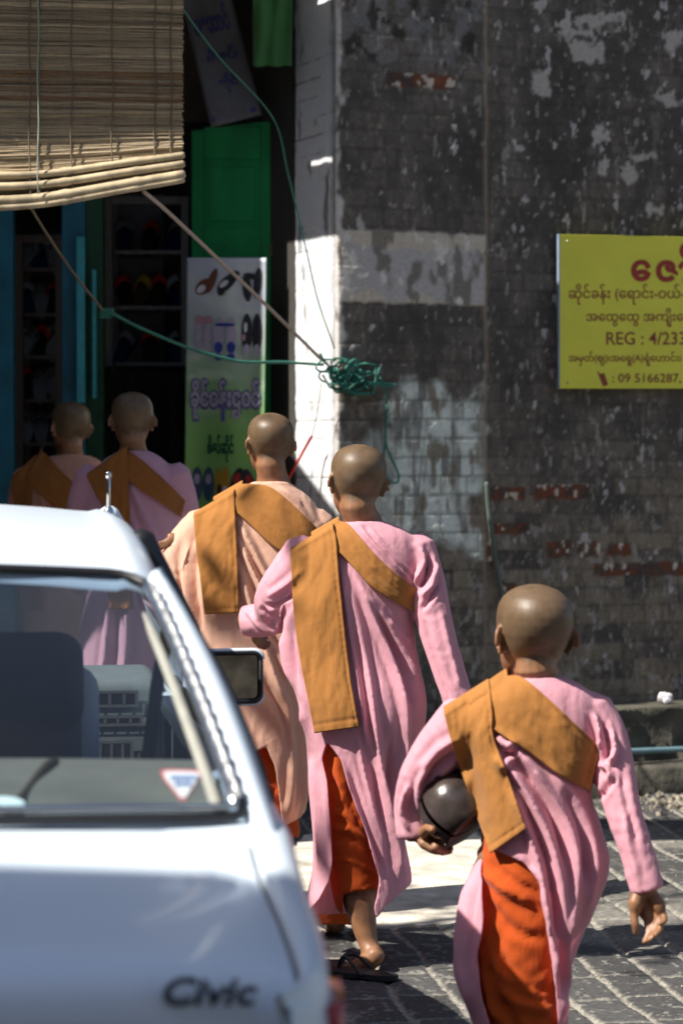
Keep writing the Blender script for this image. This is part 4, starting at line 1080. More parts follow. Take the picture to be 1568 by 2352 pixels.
# ================================================================ PEOPLE
skin, st_, sb_ = nt('skin')
def _skin():
    N, L = st_.nodes, st_.links
    at = N.new('ShaderNodeAttribute'); at.attribute_name = 'Scalp'
    nz = N.new('ShaderNodeTexNoise'); nz.inputs['Scale'].default_value = 40; nz.inputs['Detail'].default_value = 6
    tc = N.new('ShaderNodeTexCoord'); L.new(tc.outputs['Object'], nz.inputs['Vector'])
    rp = N.new('ShaderNodeMapRange'); rp.inputs[1].default_value = .3; rp.inputs[2].default_value = .7; rp.inputs[3].default_value = .80; rp.inputs[4].default_value = 1.18
    L.new(nz.outputs[0], rp.inputs[0])
    mx = N.new('ShaderNodeMix'); mx.data_type = 'RGBA'; mx.inputs[6].default_value = (.28, .135, .068, 1); mx.inputs[7].default_value = (.135, .085, .046, 1)
    L.new(at.outputs['Fac'], mx.inputs[0])
    m2 = N.new('ShaderNodeMix'); m2.data_type = 'RGBA'; m2.blend_type = 'MULTIPLY'; m2.inputs[0].default_value = 1
    cb = N.new('ShaderNodeCombineColor')
    for k in range(3): L.new(rp.outputs[0], cb.inputs[k])
    L.new(mx.outputs[2], m2.inputs[6]); L.new(cb.outputs[0], m2.inputs[7]); L.new(m2.outputs[2], sb_.inputs['Base Color'])
    sb_.inputs['Roughness'].default_value = .46; sb_.inputs['Specular IOR Level'].default_value = .5
    sb_.inputs['Subsurface Weight'].default_value = .06; sb_.inputs['Subsurface Radius'].default_value = (.012, .005, .003); sb_.inputs['Subsurface Scale'].default_value = 1
    n3 = N.new('ShaderNodeTexNoise'); n3.inputs['Scale'].default_value = 700; n3.inputs['Detail'].default_value = 2; L.new(tc.outputs['Object'], n3.inputs['Vector'])
    bp = N.new('ShaderNodeBump'); bp.inputs['Strength'].default_value = .25; bp.inputs['Distance'].default_value = .001
    L.new(n3.outputs[0], bp.inputs['Height']); L.new(bp.outputs[0], sb_.inputs['Normal'])
_skin()

def remesh(mb, vox, it=3, fac=.5):
    me = bpy.data.meshes.new('shape'); me.from_pydata(mb.V, [], mb.F); me.update()
    o = bpy.data.objects.new('shape', me); COL.objects.link(o)
    r = o.modifiers.new('r', 'REMESH'); r.mode = 'VOXEL'; r.voxel_size = vox
    if it:
        s = o.modifiers.new('s', 'SMOOTH'); s.iterations = it; s.factor = fac
    dg = bpy.context.evaluated_depsgraph_get(); dg.update()
    m2 = bpy.data.meshes.new_from_object(o.evaluated_get(dg))
    n = len(m2.vertices); V = np.empty(n * 3, np.float32); m2.vertices.foreach_get('co', V); V = V.reshape(-1, 3).astype(float)
    F = [tuple(p.vertices) for p in m2.polygons]
    bpy.data.objects.remove(o); bpy.data.meshes.remove(me); bpy.data.meshes.remove(m2)
    return V, F
def normals(V, F):
    Fa = np.array([f if len(f) == 4 else (*f, f[-1]) for f in F])
    n = np.cross(V[Fa[:, 2]] - V[Fa[:, 0]], V[Fa[:, 3]] - V[Fa[:, 1]])
    N = np.zeros_like(V)
    for k in range(4): np.add.at(N, Fa[:, k], n)
    return N / np.maximum(np.linalg.norm(N, axis=1), 1e-9)[:, None]
def dist_poly(P, pts):
    best = np.full(len(P), 1e9); tt = np.zeros(len(P))
    pts = np.array(pts, float); seg = np.hypot(*np.diff(pts, axis=0).T); tot = seg.sum(); acc = 0
    for a, b, l in zip(pts[:-1], pts[1:], seg):
        d = b - a; t = np.clip(((P - a) @ d) / (l * l), 0, 1)
        q = np.hypot(*(P - a - t[:, None] * d).T); m = q < best
        best = np.where(m, q, best); tt = np.where(m, (acc + t * l) / tot, tt); acc += l
    return best, tt
def smooth_px(pts, k=5): return [(p.x, p.y) for p in smooth_path([(x, y, 0) for x, y in pts], k)]
def fold(V, F, folds, wl=16, amp=.003, ang=0.0, seed=1, stretch=7, cross=None):
    N = normals(V, F); P = projv(V)
    w = sst(-.1, .35, -N[:, 1])
    d = np.zeros(len(V))
    for pts, wd_, a in folds:
        q, t = dist_poly(P, smooth_px(pts))
        tp = np.minimum(1, np.minimum(t / .15, (1 - t) / .15)) * .9 + .1
        wd_ = max(wd_ * .85, 4.2); g = np.exp(-(q / wd_) ** 1.35) - .3 * np.exp(-((q - 2.1 * wd_) / wd_) ** 2)
        d += 1.6 * a * g * tp * w
    ca, sa = math.cos(ang), math.sin(ang)
    u = P[:, 0] * ca + P[:, 1] * sa + V[:, 1] * 300; v = -P[:, 0] * sa + P[:, 1] * ca
    u = u + (vn(P[:, 0] / 60, P[:, 1] / 60, seed + 5) - .5) * 30
    r = 1 - 2 * np.abs(fbm(u / wl, v / (wl * stretch), seed, 2) - .5)
    d += amp * (r - .7)
    d += amp * .5 * (fbm(P[:, 0] / 26, P[:, 1] / 34, seed + 3, 3) - .5)
    if cross:
        for (pts, rad, wl2, a2) in cross:          # short creases across a sleeve
            q, t = dist_poly(P, pts); L = np.hypot(*np.diff(np.array(pts), axis=0).T).sum()
            m = sst(rad, rad * .6, q)
            s = t * L
            c = 1 - 2 * np.abs(fbm(s / wl2 + q / rad * .8, P[:, 0] / 70 + V[:, 1] * 3, seed + 11, 2) - .5)
            d += a2 * (c - .7) * m
    V = V + N * d[:, None]
    Fa = np.array([f if len(f) == 4 else (*f, f[-1]) for f in F])      # even out single-vertex steps
    for _ in range(1):
        S = np.zeros_like(V); C = np.zeros(len(V))
        for k in range(4):
            np.add.at(S, Fa[:, k], V[Fa[:, (k + 1) % 4]] + V[Fa[:, k - 1]]); np.add.at(C, Fa[:, k], 2)
        V = V * .6 + S / np.maximum(C, 1)[:, None] * .4
    return V
def in_poly(P, poly):
    x, y = P[:, 0], P[:, 1]; r = np.zeros(len(P), bool); n = len(poly)
    for i in range(n):
        (x1, y1), (x2, y2) = poly[i], poly[(i + 1) % n]
        c = ((y1 > y) != (y2 > y)) & (x < (x2 - x1) * (y - y1) / ((y2 - y1) or 1e-9) + x1)
        r ^= c
    return r
def cut(V, F, tests, relax=8):                   # drop faces, then even out the new edge
    Fa = np.array([f if len(f) == 4 else (*f, f[-1]) for f in F])
    C = V[Fa].mean(1); P = projv(C); N = np.cross(V[Fa[:, 2]] - V[Fa[:, 0]], V[Fa[:, 3]] - V[Fa[:, 1]])
    kill = np.zeros(len(Fa), bool)
    for t in tests: kill |= t(C, P, N)
    Fa = Fa[~kill]
    e = {}
    for f in Fa:
        for k in range(4):
            a, b = int(f[k]), int(f[(k + 1) % 4])
            if a != b: e[(min(a, b), max(a, b))] = e.get((min(a, b), max(a, b)), 0) + 1
    nb = {}
    for (a, b), c in e.items():
        if c == 1: nb.setdefault(a, []).append(b); nb.setdefault(b, []).append(a)
    ids = [i for i, l in nb.items() if len(l) == 2]
    if ids:
        A = np.array(ids); B = np.array([nb[i] for i in ids])
        for _ in range(relax): V[A] = V[A] * .4 + (V[B[:, 0]] + V[B[:, 1]]) * .3
    usedv = np.unique(Fa); mp = -np.ones(len(V), int); mp[usedv] = np.arange(len(usedv))
    V = V[usedv]; Fa = mp[Fa]
    return V, [tuple(dict.fromkeys(int(i) for i in f)) for f in Fa]
def rings_piece(mb, rings, D, n=40, ex=2.35, k=1.0, kd=1.0):
    # rings: (y, xl, xr, half depth, depth offset); refined with a spline
    Rg = np.array([r if len(r) == 5 else (*r, 0) for r in rings], float)
    P = []
    for i in range(len(Rg) - 1):
        for t in (0, .25, .5, .75):
            a, b, c, d = Rg[max(i - 1, 0)], Rg[i], Rg[i + 1], Rg[min(i + 2, len(Rg) - 1)]
            P.append(.5 * (2 * b + (c - a) * t + (2 * a - 5 * b + 4 * c - d) * t * t + (3 * b - a - 3 * c + d) * t ** 3))
    P.append(Rg[-1])
    rows = []
    for y, xl, xr, hd, dd in P:
        c = W((xl + xr) / 2, y, D + dd); w = (xr - xl) / 2 / FPX * (D + dd) * k
        row = []
        for j in range(n):
            a = 2 * math.pi * j / n; ca, sa = math.cos(a), math.sin(a)
            row.append(c + Vector((w * math.copysign(abs(ca) ** (2 / ex), ca), hd * kd * math.copysign(abs(sa) ** (2 / ex), sa), 0)))
        rows.append(row)
    V, F = grid(rows, True)
    F.append(tuple(reversed(range(n)))); F.append(tuple(range(len(V) - n, len(V))))
    mb.add(V, F)
def limb(mb, pts, D, k=1.0, n=14):
    P = smooth_path([W(x, y, D + dd) for x, y, dd, r in pts], 4)
    rr = np.interp(np.linspace(0, len(pts) - 1, len(P)), range(len(pts)), [p[3] * k for p in pts])
    mb.tube(P, list(rr), n)
HEAD = [(0, .09, -.20, .39), (.05, .17, -.12, .43), (.12, .23, .0, .44), (.20, .272, .12, .44), (.30, .300, .24, .445), (.40, .328, .345, .45), (.5, .352, .415, .455), (.6, .366, .455, .465), (.7, .368, .465, .46), (.78, .355, .445, .44), (.86, .318, .39, .395), (.92, .262, .315, .325), (.97, .175, .21, .22), (1, .06, .07, .08)]
def head(mb, x, ytop, D, H, yaw, roll=0, tilt=0, dd=0, ear=1.0):
    base = W(x, ytop, D + dd) - Vector((0, 0, H))
    Mx = Matrix.Translation(base) @ Matrix.Translation((0, 0, .2 * H)) @ Euler((R(tilt), R(roll), R(yaw))).to_matrix().to_4x4() @ Matrix.Translation((0, 0, -.2 * H))
    rows = []; n = 36
    hs = np.array(HEAD)
    for h in np.r_[np.linspace(0, .9, 26), .93, .955, .975, .99, 1.0]:
        w, b, f = (np.interp(h, hs[:, 0], hs[:, q]) * H for q in (1, 2, 3))
        row = []
        for j in range(n):
            a = 2 * math.pi * j / n; ca, sa = math.cos(a), math.sin(a)
            ex = 2 / 2.15
            row.append(Mx @ Vector((w * math.copysign(abs(ca) ** ex, ca), (f - b) / 2 + (f + b) / 2 * math.copysign(abs(sa) ** ex, sa), h * H)))
        rows.append(row)
    V, F = grid(rows, True); F.append(tuple(reversed(range(n)))); F.append(tuple(range(len(V) - n, len(V)))); mb.add(V, F)
    def L(P): return [Mx @ Vector((a * H, b * H, c * H)) for a, b, c in P]
    mb.tube(L([(0, .44, .52), (0, .475, .42), (0, .52, .345), (0, .47, .30)]), [.025 * H, .038 * H, .062 * H, .04 * H], 10)      # nose
    for s in (-1, 1):
        mb.tube(L([(s * .03, .49, .315), (s * .07, .465, .325)]), .034 * H, 8)                                                    # nostrils
        mb.tube(L([(s * .08, .445, .545), (s * .17, .43, .56), (s * .26, .36, .54)]), [.035 * H, .04 * H, .03 * H], 8)             # brow
        mb.tube(L([(s * .11, .41, .47), (s * .20, .385, .47)]), .045 * H, 8)                                                      # eye
        mb.tube(L([(s * .19, .37, .34), (s * .24, .33, .37)]), .06 * H, 8)                                                        # cheek
    for z in (.215, .175): mb.tube(L([(-.10, .405, z), (0, .445, z), (.10, .405, z)]), [.02 * H, .033 * H, .02 * H], 8)          # lips
    mb.tube(L([(-.05, .41, .07), (.05, .41, .07)]), .06 * H, 8)                                                                    # chin
    for s in (-1, 1):                                                                                                              # ears
        o, bk = .335, -.03; rim = []
        for a in np.linspace(-35, 235, 14):
            p, q = math.cos(R(a)) * -.085, math.sin(R(a)) * .125
            rim.append((s * (o + .04 + (-.055 if p > 0 else .05) * min(1, abs(p) / .085) * (1 if p < 0 else .8)), bk - (-p) * 1.0 if False else bk + p, .455 + q))
        rim = [(s * (o + .03 + max(0, -(y - bk)) * .75 * ear), y, z) for (x_, y, z) in rim]
        mb.tube(L(rim), .019 * H, 8)
        mb.tube(L([(s * (o + .045), bk - .035, .53), (s * (o + .035), bk - .03, .45), (s * (o + .02), bk - .01, .36)]), [.05 * H, .055 * H, .042 * H], 10, flat=((Mx.to_3x3() @ Vector((1, .45 * s, 0))).normalized(), .34))
        mb.tube(L([(s * (o + .02), bk + .0, .345), (s * (o + .015), bk + .005, .315)]), [.030 * H, .034 * H], 8)                  # lobe
    return Mx, H
def scalp_mask(V, Mx, H):
    I = np.array(Mx.inverted()); q = (V @ I[:3, :3].T + I[:3, 3]) / H
    edge = np.interp(q[:, 1], [-.45, -.15, .02, .12, .35, .5], [.20, .26, .36, .52, .80, .84])
    n = (fbm(q[:, 0] * 9 + 7, q[:, 2] * 9 + q[:, 1] * 7, 3, 3) - .5) * .10
    ear_ = (np.abs(q[:, 0]) > .372) & (q[:, 2] < .62)
    m = sst(-.05, .07, q[:, 2] - edge + n) * sst(1.3, 1.1, np.abs(q[:, 2]))
    return np.where(ear_, 0, m)
def hand(mb, w, d, side, nrm, S, curl, spread=.16, D=None):
    # w wrist, d pointing direction, side towards the thumb, nrm out of the palm; S hand length
    d, side, nrm = Vector(d).normalized(), Vector(side).normalized(), Vector(nrm).normalized()
    pt = lambda a, b, c: w + d * (a * S) + side * (b * S) + nrm * (c * S)
    mb.tube([pt(-.1, 0, 0), pt(.08, .01, 0), pt(.25, .02, .0), pt(.42, .0, .0), pt(.5, 0, 0)], [.15 * S, .17 * S, .215 * S, .22 * S, .19 * S], 12, flat=(nrm, .48))
    for i, (b, ln) in enumerate(((.155, .44), (.05, .49), (-.055, .45), (-.15, .36))):
        c = curl * (1 + .15 * i); P = [pt(.44, b * .9, 0)]; a = .10 + c * .35; pos = Vector((.44, b * .9, 0)); sp = (b) * spread * 2
        for sg, fr in enumerate((.46, .31, .25)):
            pos = pos + Vector((math.cos(a), sp * (1 if sg == 0 else .3), math.sin(a))) * ln * fr
            P.append(pt(*pos)); a += c
        mb.tube(P, [.058 * S, .052 * S, .047 * S, .038 * S], 8)
    mb.tube([pt(.10, .13, .03), pt(.24, .26, .07), pt(.38, .31, .10), pt(.50, .31, .14)], [.085 * S, .07 * S, .055 * S, .042 * S], 8)
def person(label, D, rings, arms, hd, legs, robe, neck, hands=None, skirt=None, sash=(), folds=(), cuts=(), vox=.008, foot_z=0, wl=16, amp=.003, ang=0, cross=None, cuffs=(), seed=1, extra=None, bvox=.0055, hips=None, sandals=()):
    c = W((rings[3][1] + rings[3][2]) / 2, rings[3][0], D)
    root = thing('person', (c.x, c.y, 0), label, 'person', 'shaven-headed girls in robes walking in a line')
    # body
    mb = MB()
    Mx, H = head(mb, *hd[:2], D, *hd[2:])
    nk = Mx @ Vector((0, -.06 * H, .16 * H)); nt_ = Mx @ Vector((0, -.03 * H, .36 * H))
    b0 = W(neck[0], neck[1], D + .01)
    mb.tube([nt_, nk, (nk + b0) / 2, b0, b0 - Vector((0, 0, .05))], [neck[2] * .95, neck[2], neck[2] * 1.0, neck[2] * 1.18, neck[2] * 1.7], 16)
    rings_piece(mb, [(r[0] + 6, r[1], r[2], r[3], *(r[4:] or (0,))) for r in rings if r[0] <= (hips or 9999)], D, k=.80, kd=.72)
    for a in arms: limb(mb, a, D, .66)
    for l in legs: limb(mb, l, D)
    if hands: hands(mb)
    V, F = remesh(mb, bvox, 2)
    s = scalp_mask(V, Mx, H)
    mk('body', V, F, skin, root, cols={'Scalp': np.stack([s, s, s], 1)})
    # robe
    mb = MB()
    rings_piece(mb, rings, D)
    for a in arms: limb(mb, a, D)
    P = [b0 + Vector((math.cos(a) * neck[2] * 1.32, math.sin(a) * neck[2] * 1.32, -.012 - .012 * math.sin(a))) for a in np.linspace(0, 2 * math.pi, 25)]
    mb.tube(P, .008, 8)
    if extra: extra(mb)
    V, F = remesh(mb, vox, 3)
    V = fold(V, F, folds, wl, amp, ang, seed, cross=cross)
    Vb, Fb = V.copy(), F
    if cuts: V, F = cut(V, F, cuts)
    o = mk('robe', V, F, robe, root)
    so = o.modifiers.new('thick', 'SOLIDIFY'); so.thickness = .0025
    bvh = BVHTree.FromPolygons([Vector(v) for v in Vb], Fb)
    mb = MB(); rings_piece(mb, rings, D)         # the trunk alone, so that the shawl can pass under the arm
    Vt, Ft = remesh(mb, vox * 1.3, 3); Vt = fold(Vt, Ft, folds, wl, amp, ang, seed)
    bvt = BVHTree.FromPolygons([Vector(v) for v in Vt], Ft)
    for sp in sash: strip(root, bvt if sp['name'] == 'shawl_band' else bvh, D, **sp)
    if skirt: skirt(root)
    for sd_ in sandals: sandal(root, *sd_)
    return root, bvh
def strip(root, bvh, D, L, Rr, mat, name='sash', nu=30, nv=70, off=.010, over=0, wrap=0, drape=.4, seam=True, seed=3, wr=.003, top=0):
    L, Rr = smooth_px(L), smooth_px(Rr)
    o = Vector((0, 0, CAM_Z)); X = np.zeros((nv + 1, nu + 1)); Y = X.copy(); Dh = np.full(X.shape, np.nan)
    for i in range(nv + 1):
        a, b = ipl(L, i / nv), ipl(Rr, i / nv)
        for j in range(nu + 1):
            t = j / nu; X[i, j], Y[i, j] = a[0] + (b[0] - a[0]) * t, a[1] + (b[1] - a[1]) * t
            r = ray(X[i, j], Y[i, j]); h = bvh.ray_cast(o, r.normalized())
            if h[0] is not None and abs(h[0].y - D) < .6: Dh[i, j] = h[0].y
    ok = ~np.isnan(Dh); mean = np.nanmean(Dh)
    G = np.where(ok, Dh, np.nan)
    for _ in range(40):                         # fill the parts that hang free of the robe
        bad = np.isnan(G)
        if not bad.any(): break
        s = np.zeros_like(G); n = np.zeros_like(G)
        for dy, dx in ((0, 1), (0, -1), (1, 0), (-1, 0)):
            q = np.roll(G, (dy, dx), (0, 1)); v = ~np.isnan(q)
            if dy == 1: v[0] = False
            if dy == -1: v[-1] = False
            if dx == 1: v[:, 0] = False
            if dx == -1: v[:, -1] = False
            s += np.where(v, q, 0); n += v
        G = np.where(bad & (n > 0), s / np.maximum(n, 1), G)
    G = np.where(np.isnan(G), mean, G)
    hit = np.where(ok, Dh, 9e9)
    for _ in range(26):
        p = np.pad(G, 1, mode='edge'); A = (p[:-2, 1:-1] + p[2:, 1:-1] + p[1:-1, :-2] + p[1:-1, 2:]) / 4
        G = np.minimum(A, hit - .001)
    ii, jj = np.meshgrid(np.arange(nv + 1) / nv, np.arange(nu + 1) / nu, indexing='ij')
    G = G - off - wr * (fbm(ii * 7 + jj * 2, jj * 3.2, seed, 3) - .5) * 2.4 - wr * .8 * (1 - 2 * np.abs(fbm(ii * 3 - jj * 3, jj * 5 + ii * 2, seed + 4, 2) - .5))
    if seam:
        pk = .5 + .5 * np.sin(ii * 190 + 3 * vn(ii * 30, jj * 0, 2))
        e = np.exp(-((jj - .93) / .022) ** 2); G = G + e * (.0022 + .0016 * pk)
        e2 = np.exp(-((ii - .955) / .010) ** 2); G = G + e2 * .0022
    rows = [[W(X[i, j], Y[i, j], G[i, j]) for j in range(nu + 1)] for i in range(nv + 1)]
    if over:                                    # carry on over the shoulder and down the chest
        ex = []
        for k in range(1, 9):
            ex.append([rows[0][j] + Vector((0, .022 * k, .012 * math.sin(min(1, k / 3) * math.pi) - .0045 * max(0, k - 2) ** 2)) for j in range(nu + 1)])
        rows = list(reversed(ex)) + rows
    if wrap:                                    # carry on under the arm and round the ribs
        for k in range(1, 9):
            rows.append([rows[nv + (8 if over else 0)][j] + Vector((wrap * math.sin(k / 8 * math.pi) * .5 - .012 * max(0, k - 5), .024 * k, -.006 * k)) for j in range(nu + 1)])
    V, F = grid(rows)
    o = mk(name, V, F, mat, root)
    s = o.modifiers.new('thick', 'SOLIDIFY'); s.thickness = .003; s.offset = 0
    return o
def sandal(root, c, ang, L, strap=True):
    mb = MB(); rt = Matrix.Rotation(ang, 3, 'Z'); out = []
    for k in range(30):
        t = 2 * math.pi * k / 30; y = math.cos(t) * .5; w = .19 + .05 * y - .04 * math.exp(-((y + .05) / .16) ** 2)
        out.append(Vector(c) + rt @ Vector((math.sin(t) * w * L, y * L, 0)))
    extrude_poly(mb, out, (0, 0, 1), .016)
    if strap:
        T = Vector(c) + rt @ Vector((0, .32 * L, .02))
        for s in (-1, 1): mb.tube(smooth_path([T, Vector(c) + rt @ Vector((s * .10 * L, .18 * L, .055)), Vector(c) + rt @ Vector((s * .17 * L, -.08 * L, .012))], 4), .005, 6)
    mb.build('sandal', M['rubber'], root, bevel=.003)
below = lambda pts: (lambda C, P, N: P[:, 1] > np.interp(P[:, 0], [p[0] for p in pts], [p[1] for p in pts]))
slit = lambda poly, D, dmax: (lambda C, P, N: in_poly(P, poly) & (C[:, 1] < D + dmax) & (N[:, 1] < .15))
def cuff(x, y, d, nx, ny, nd, rad):              # open the end of a sleeve
    p = np.array(W(x, y, d)); n = np.array([nx, nd, -ny], float); n /= np.linalg.norm(n)
    return lambda C, P, N: (((C - p) @ n) > 0) & (np.linalg.norm(C - p, axis=1) < rad)

# ---------------------------------------------------------------- girl in the middle (pink robe, ochre shawl to the hip)
D4 = 6.7
def skirt4(root):
    mb = MB()
    limb(mb, [(800, 1660, 0, .11), (795, 1760, -.01, .095), (800, 1860, -.02, .082), (808, 1960, -.035, .075), (818, 2040, -.05, .068), (826, 2075, -.05, .066)], D4, n=20)
    limb(mb, [(785, 1660, .03, .085), (785, 1800, .10, .072), (778, 1950, .22, .072), (772, 2080, .34, .074), (772, 2122, .36, .076)], D4, n=20)
    V, F = remesh(mb, .007, 3)
    fl = [([(745, 1990), (800, 1975), (868, 2012)], 5, .006), ([(750, 1860), (800, 1880), (850, 1965)], 9, .006), ([(745, 1780), (790, 1830), (835, 1900)], 8, -.005), ([(770, 1720), (790, 1850)], 9, .005), ([(760, 1930), (810, 1925), (865, 1985)], 9, -.006), ([(752, 1905), (800, 1905), (850, 1940)], 7, .006), ([(800, 1740), (812, 1860)], 6, -.004)]
    V = fold(V, F, fl, 18, .004, .9, 5, 4)
    V, F = cut(V, F, [lambda C, P, N: (P[:, 1] > np.interp(P[:, 0], [700, 784, 786, 800, 812, 865, 885], [2126, 2126, 2050, 2052, 2049, 2040, 2062])) & (C[:, 1] < D4 + .12), lambda C, P, N: (P[:, 1] > 2124)])
    o = mk('trousers', V, F, M['orange'], root); o.modifiers.new('thick', 'SOLIDIFY').thickness = .003
def hands4(mb):
    hand(mb, W(583, 1437, D4 + .17), W(590, 1475, D4 + .24) - W(583, 1437, D4 + .17), (0, 0, 1), (1, 0, 0), .13, .45)
    w = W(1056, 1632, D4 - .11); hand(mb, w, (.1, .02, -1), (-.3, 1, 0), (-1, -.2, 0), .15, .35)
rings4 = [(1196, 795, 876, .05), (1214, 748, 925, .068), (1240, 706, 962, .085), (1290, 682, 975, .10), (1350, 672, 962, .11), (1410, 652, 950, .115), (1500, 652, 958, .12), (1590, 678, 978, .135, -.01), (1650, 694, 978, .14, -.01), (1720, 704, 960, .14), (1790, 706, 932, .14), (1860, 712, 922, .15), (1930, 718, 930, .16), (2000, 716, 944, .17), (2060, 704, 944, .18), (2110, 700, 930, .18), (2150, 700, 920, .18)]
armsL4 = [(705, 1275, 0, .070), (655, 1340, .01, .064), (628, 1382, .05, .056), (628, 1412, .09, .050)]
armsL4b = [(640, 1412, .07, .052), (600, 1424, .13, .050), (562, 1426, .19, .045)]
armR4 = [(950, 1262, 0, .062), (975, 1330, -.02, .056), (992, 1410, -.05, .052), (1018, 1500, -.08, .046), (1046, 1590, -.10, .043), (1058, 1640, -.11, .043)]
folds4 = [([(790, 1295), (815, 1420), (845, 1560), (868, 1720), (892, 1900), (922, 2010)], 10, .013),
          ([(806, 1300), (880, 1470), (928, 1620), (925, 1760), (910, 1850)], 9, .012), ([(835, 1345), (905, 1460), (960, 1570)], 8, .010),
          ([(798, 1330), (838, 1560), (868, 1800), (880, 1880)], 8, -.010), ([(858, 1400), (920, 1520), (955, 1640)], 10, -.008), ([(890, 1420), (940, 1480)], 7, .006),
          ([(783, 1290), (797, 1420), (826, 1590), (842, 1720)], 6, .008), ([(845, 1680), (878, 1820), (905, 1950), (915, 2040)], 8, .011), ([(898, 1690), (893, 1830), (905, 1930)], 8, -.010), ([(930, 1700), (905, 1830), (930, 1980)], 8, .010),
          ([(775, 1740), (806, 1840), (850, 1950), (868, 2040)], 7, .010), ([(800, 1760), (840, 1880), (880, 2000)], 7, -.008), ([(820, 1690), (850, 1830), (890, 1960)], 6, .007),
          ([(820, 1205), (882, 1272), (950, 1340)], 3.5, .006), ([(835, 1212), (895, 1275), (952, 1332)], 3, -.005), ([(846, 1214), (903, 1278), (955, 1330)], 3.5, .006),
          ([(962, 1252), (972, 1295), (952, 1338)], 7, .010), ([(985, 1270), (980, 1320), (958, 1352)], 6, -.011), ([(1002, 1290), (990, 1345), (965, 1372)], 7, .010), ([(1010, 1340), (985, 1378), (968, 1402)], 6, -.008),
          ([(972, 1420), (1000, 1520), (1040, 1620)], 7, -.006), ([(1010, 1400), (1035, 1500), (1060, 1590)], 6, .004),
          ([(700, 1300), (660, 1340), (612, 1372)], 8, .007), ([(690, 1350), (650, 1385), (610, 1390)], 5, -.013), ([(668, 1370), (645, 1410), (628, 1460)], 7, .010), ([(648, 1440), (660, 1520), (690, 1600), (705, 1690)], 8, .010), ([(665, 1450), (680, 1560), (700, 1640)], 6, -.008),
          ([(712, 1740), (728, 1850), (738, 1990)], 7, .008), ([(600, 1395), (620, 1410), (640, 1412)], 4, -.009), ([(565, 1400), (600, 1440), (630, 1450)], 6, .006)]
slit4 = [(751, 1703), (783, 1745), (798, 1797), (817, 1849), (843, 1913), (860, 1977), (873, 2015), (866, 2060), (858, 2086), (866, 2112), (866, 2200), (690, 2200), (700, 2101), (731, 2067), (753, 2026), (762, 1984), (760, 1936), (755, 1861), (751, 1797), (738, 1741)]
hem4 = [(690, 2108), (735, 2100), (845, 2095), (866, 2110), (884, 2082), (941, 2033), (950, 2014), (990, 2000)]
person('girl in pink robe with long ochre shawl down to her hip, walking in the middle', D4, rings4, [armsL4, armsL4b, armR4], (818, 1020, .205, 12, 4), [
    [(800, 1700, 0, .07), (806, 1900, -.03, .058), (822, 2050, -.06, .047), (833, 2110, -.08, .038), (845, 2165, -.10, .027), (856, 2195, -.12, .029)],
    [(866, 2190, -.135, .026), (838, 2216, -.12, .028), (806, 2236, -.07, .031), (784, 2246, -.03, .022)], [(772, 2244, -.03, .011), (764, 2250, -.02, .010)], [(780, 2252, -.05, .010), (771, 2256, -.05, .010)],
    [(785, 1700, .03, .07), (780, 1900, .2, .055), (772, 2080, .36, .04), (770, 2120, .38, .03), (762, 2130, .46, .024)]],
    M['pink'], (833, 1205, .050), hands4, skirt4, [
    dict(L=[(667, 1269), (668, 1300), (676, 1420), (690, 1520), (706, 1600), (722, 1684)], Rr=[(765, 1212), (772, 1240), (778, 1320), (790, 1430), (805, 1560), (825, 1670)], mat=M['ochre'], over=1, nu=32, nv=110, off=.020, name='shawl_flap', seed=5, wr=.0034),
    dict(L=[(715, 1232), (772, 1264), (800, 1290), (850, 1345), (900, 1378), (950, 1405)], Rr=[(778, 1196), (800, 1204), (822, 1228), (870, 1282), (920, 1326), (962, 1356)], mat=M['ochre'], over=1, nu=18, nv=60, off=.013, name='shawl_band', wrap=.01, seed=8, seam=False)],
    folds4, [slit(slit4, D4, .08), below(hem4), cuff(562, 1426, D4 + .19, -1, .1, .25, .075)], hips=1760, wl=20, amp=.0022, ang=.12,
    cross=[([(705, 1275), (655, 1340), (628, 1390)], 60, 20, .003), ([(640, 1412), (600, 1424), (562, 1426)], 45, 18, .003), ([(975, 1330), (1000, 1430), (1058, 1640)], 40, 22, .003)], seed=2, vox=.0048,
    sandals=[(tuple(W(830, 2264, 6.47) + Vector((0, .02, 0)))[:2] + (.006,), R(62), .22), (tuple(W(752, 2134, 7.2))[:2] + (.006,), R(20), .22)])

# ---------------------------------------------------------------- small girl in front with the bowl
D5 = 4.75
def skirt5(root):
    mb = MB()
    rings_piece(mb, [(1900, 1105, 1340, .085), (1960, 1100, 1335, .092), (2040, 1096, 1325, .095), (2150, 1092, 1308, .098), (2250, 1092, 1298, .10), (2352, 1105, 1298, .105), (2480, 1110, 1296, .11), (2600, 1110, 1292, .11), (2630, 1110, 1292, .11)], D5, ex=2.2)
    V, F = remesh(mb, .0075, 3)
    fl = [([(1104, 1998), (1160, 2040), (1225, 2075)], 13, .010), ([(1110, 2060), (1170, 2130), (1240, 2160)], 12, -.007), ([(1112, 2110), (1150, 2230), (1260, 2290)], 12, .010), ([(1130, 2230), (1180, 2300), (1280, 2320)], 12, .009), ([(1140, 2180), (1190, 2260), (1270, 2275)], 10, -.009), ([(1108, 2150), (1125, 2260), (1150, 2352)], 9, .012), ([(1100, 2150), (1112, 2280), (1130, 2352)], 7, -.014), ([(1150, 2290), (1180, 2352), (1190, 2400)], 10, -.009), ([(1160, 1990), (1200, 2020), (1232, 2040)], 6, .004)]
    V = fold(V, F, fl, 22, .005, .6, 6, 5)
    o = mk('skirt', V, F, M['orange'], root); o.modifiers.new('thick', 'SOLIDIFY').thickness = .003
def z4(x, y, dd): return W((1000 + x / 2.613) / 1.0204, (1800 + y / 2.613) / 1.0204, D5 + dd)
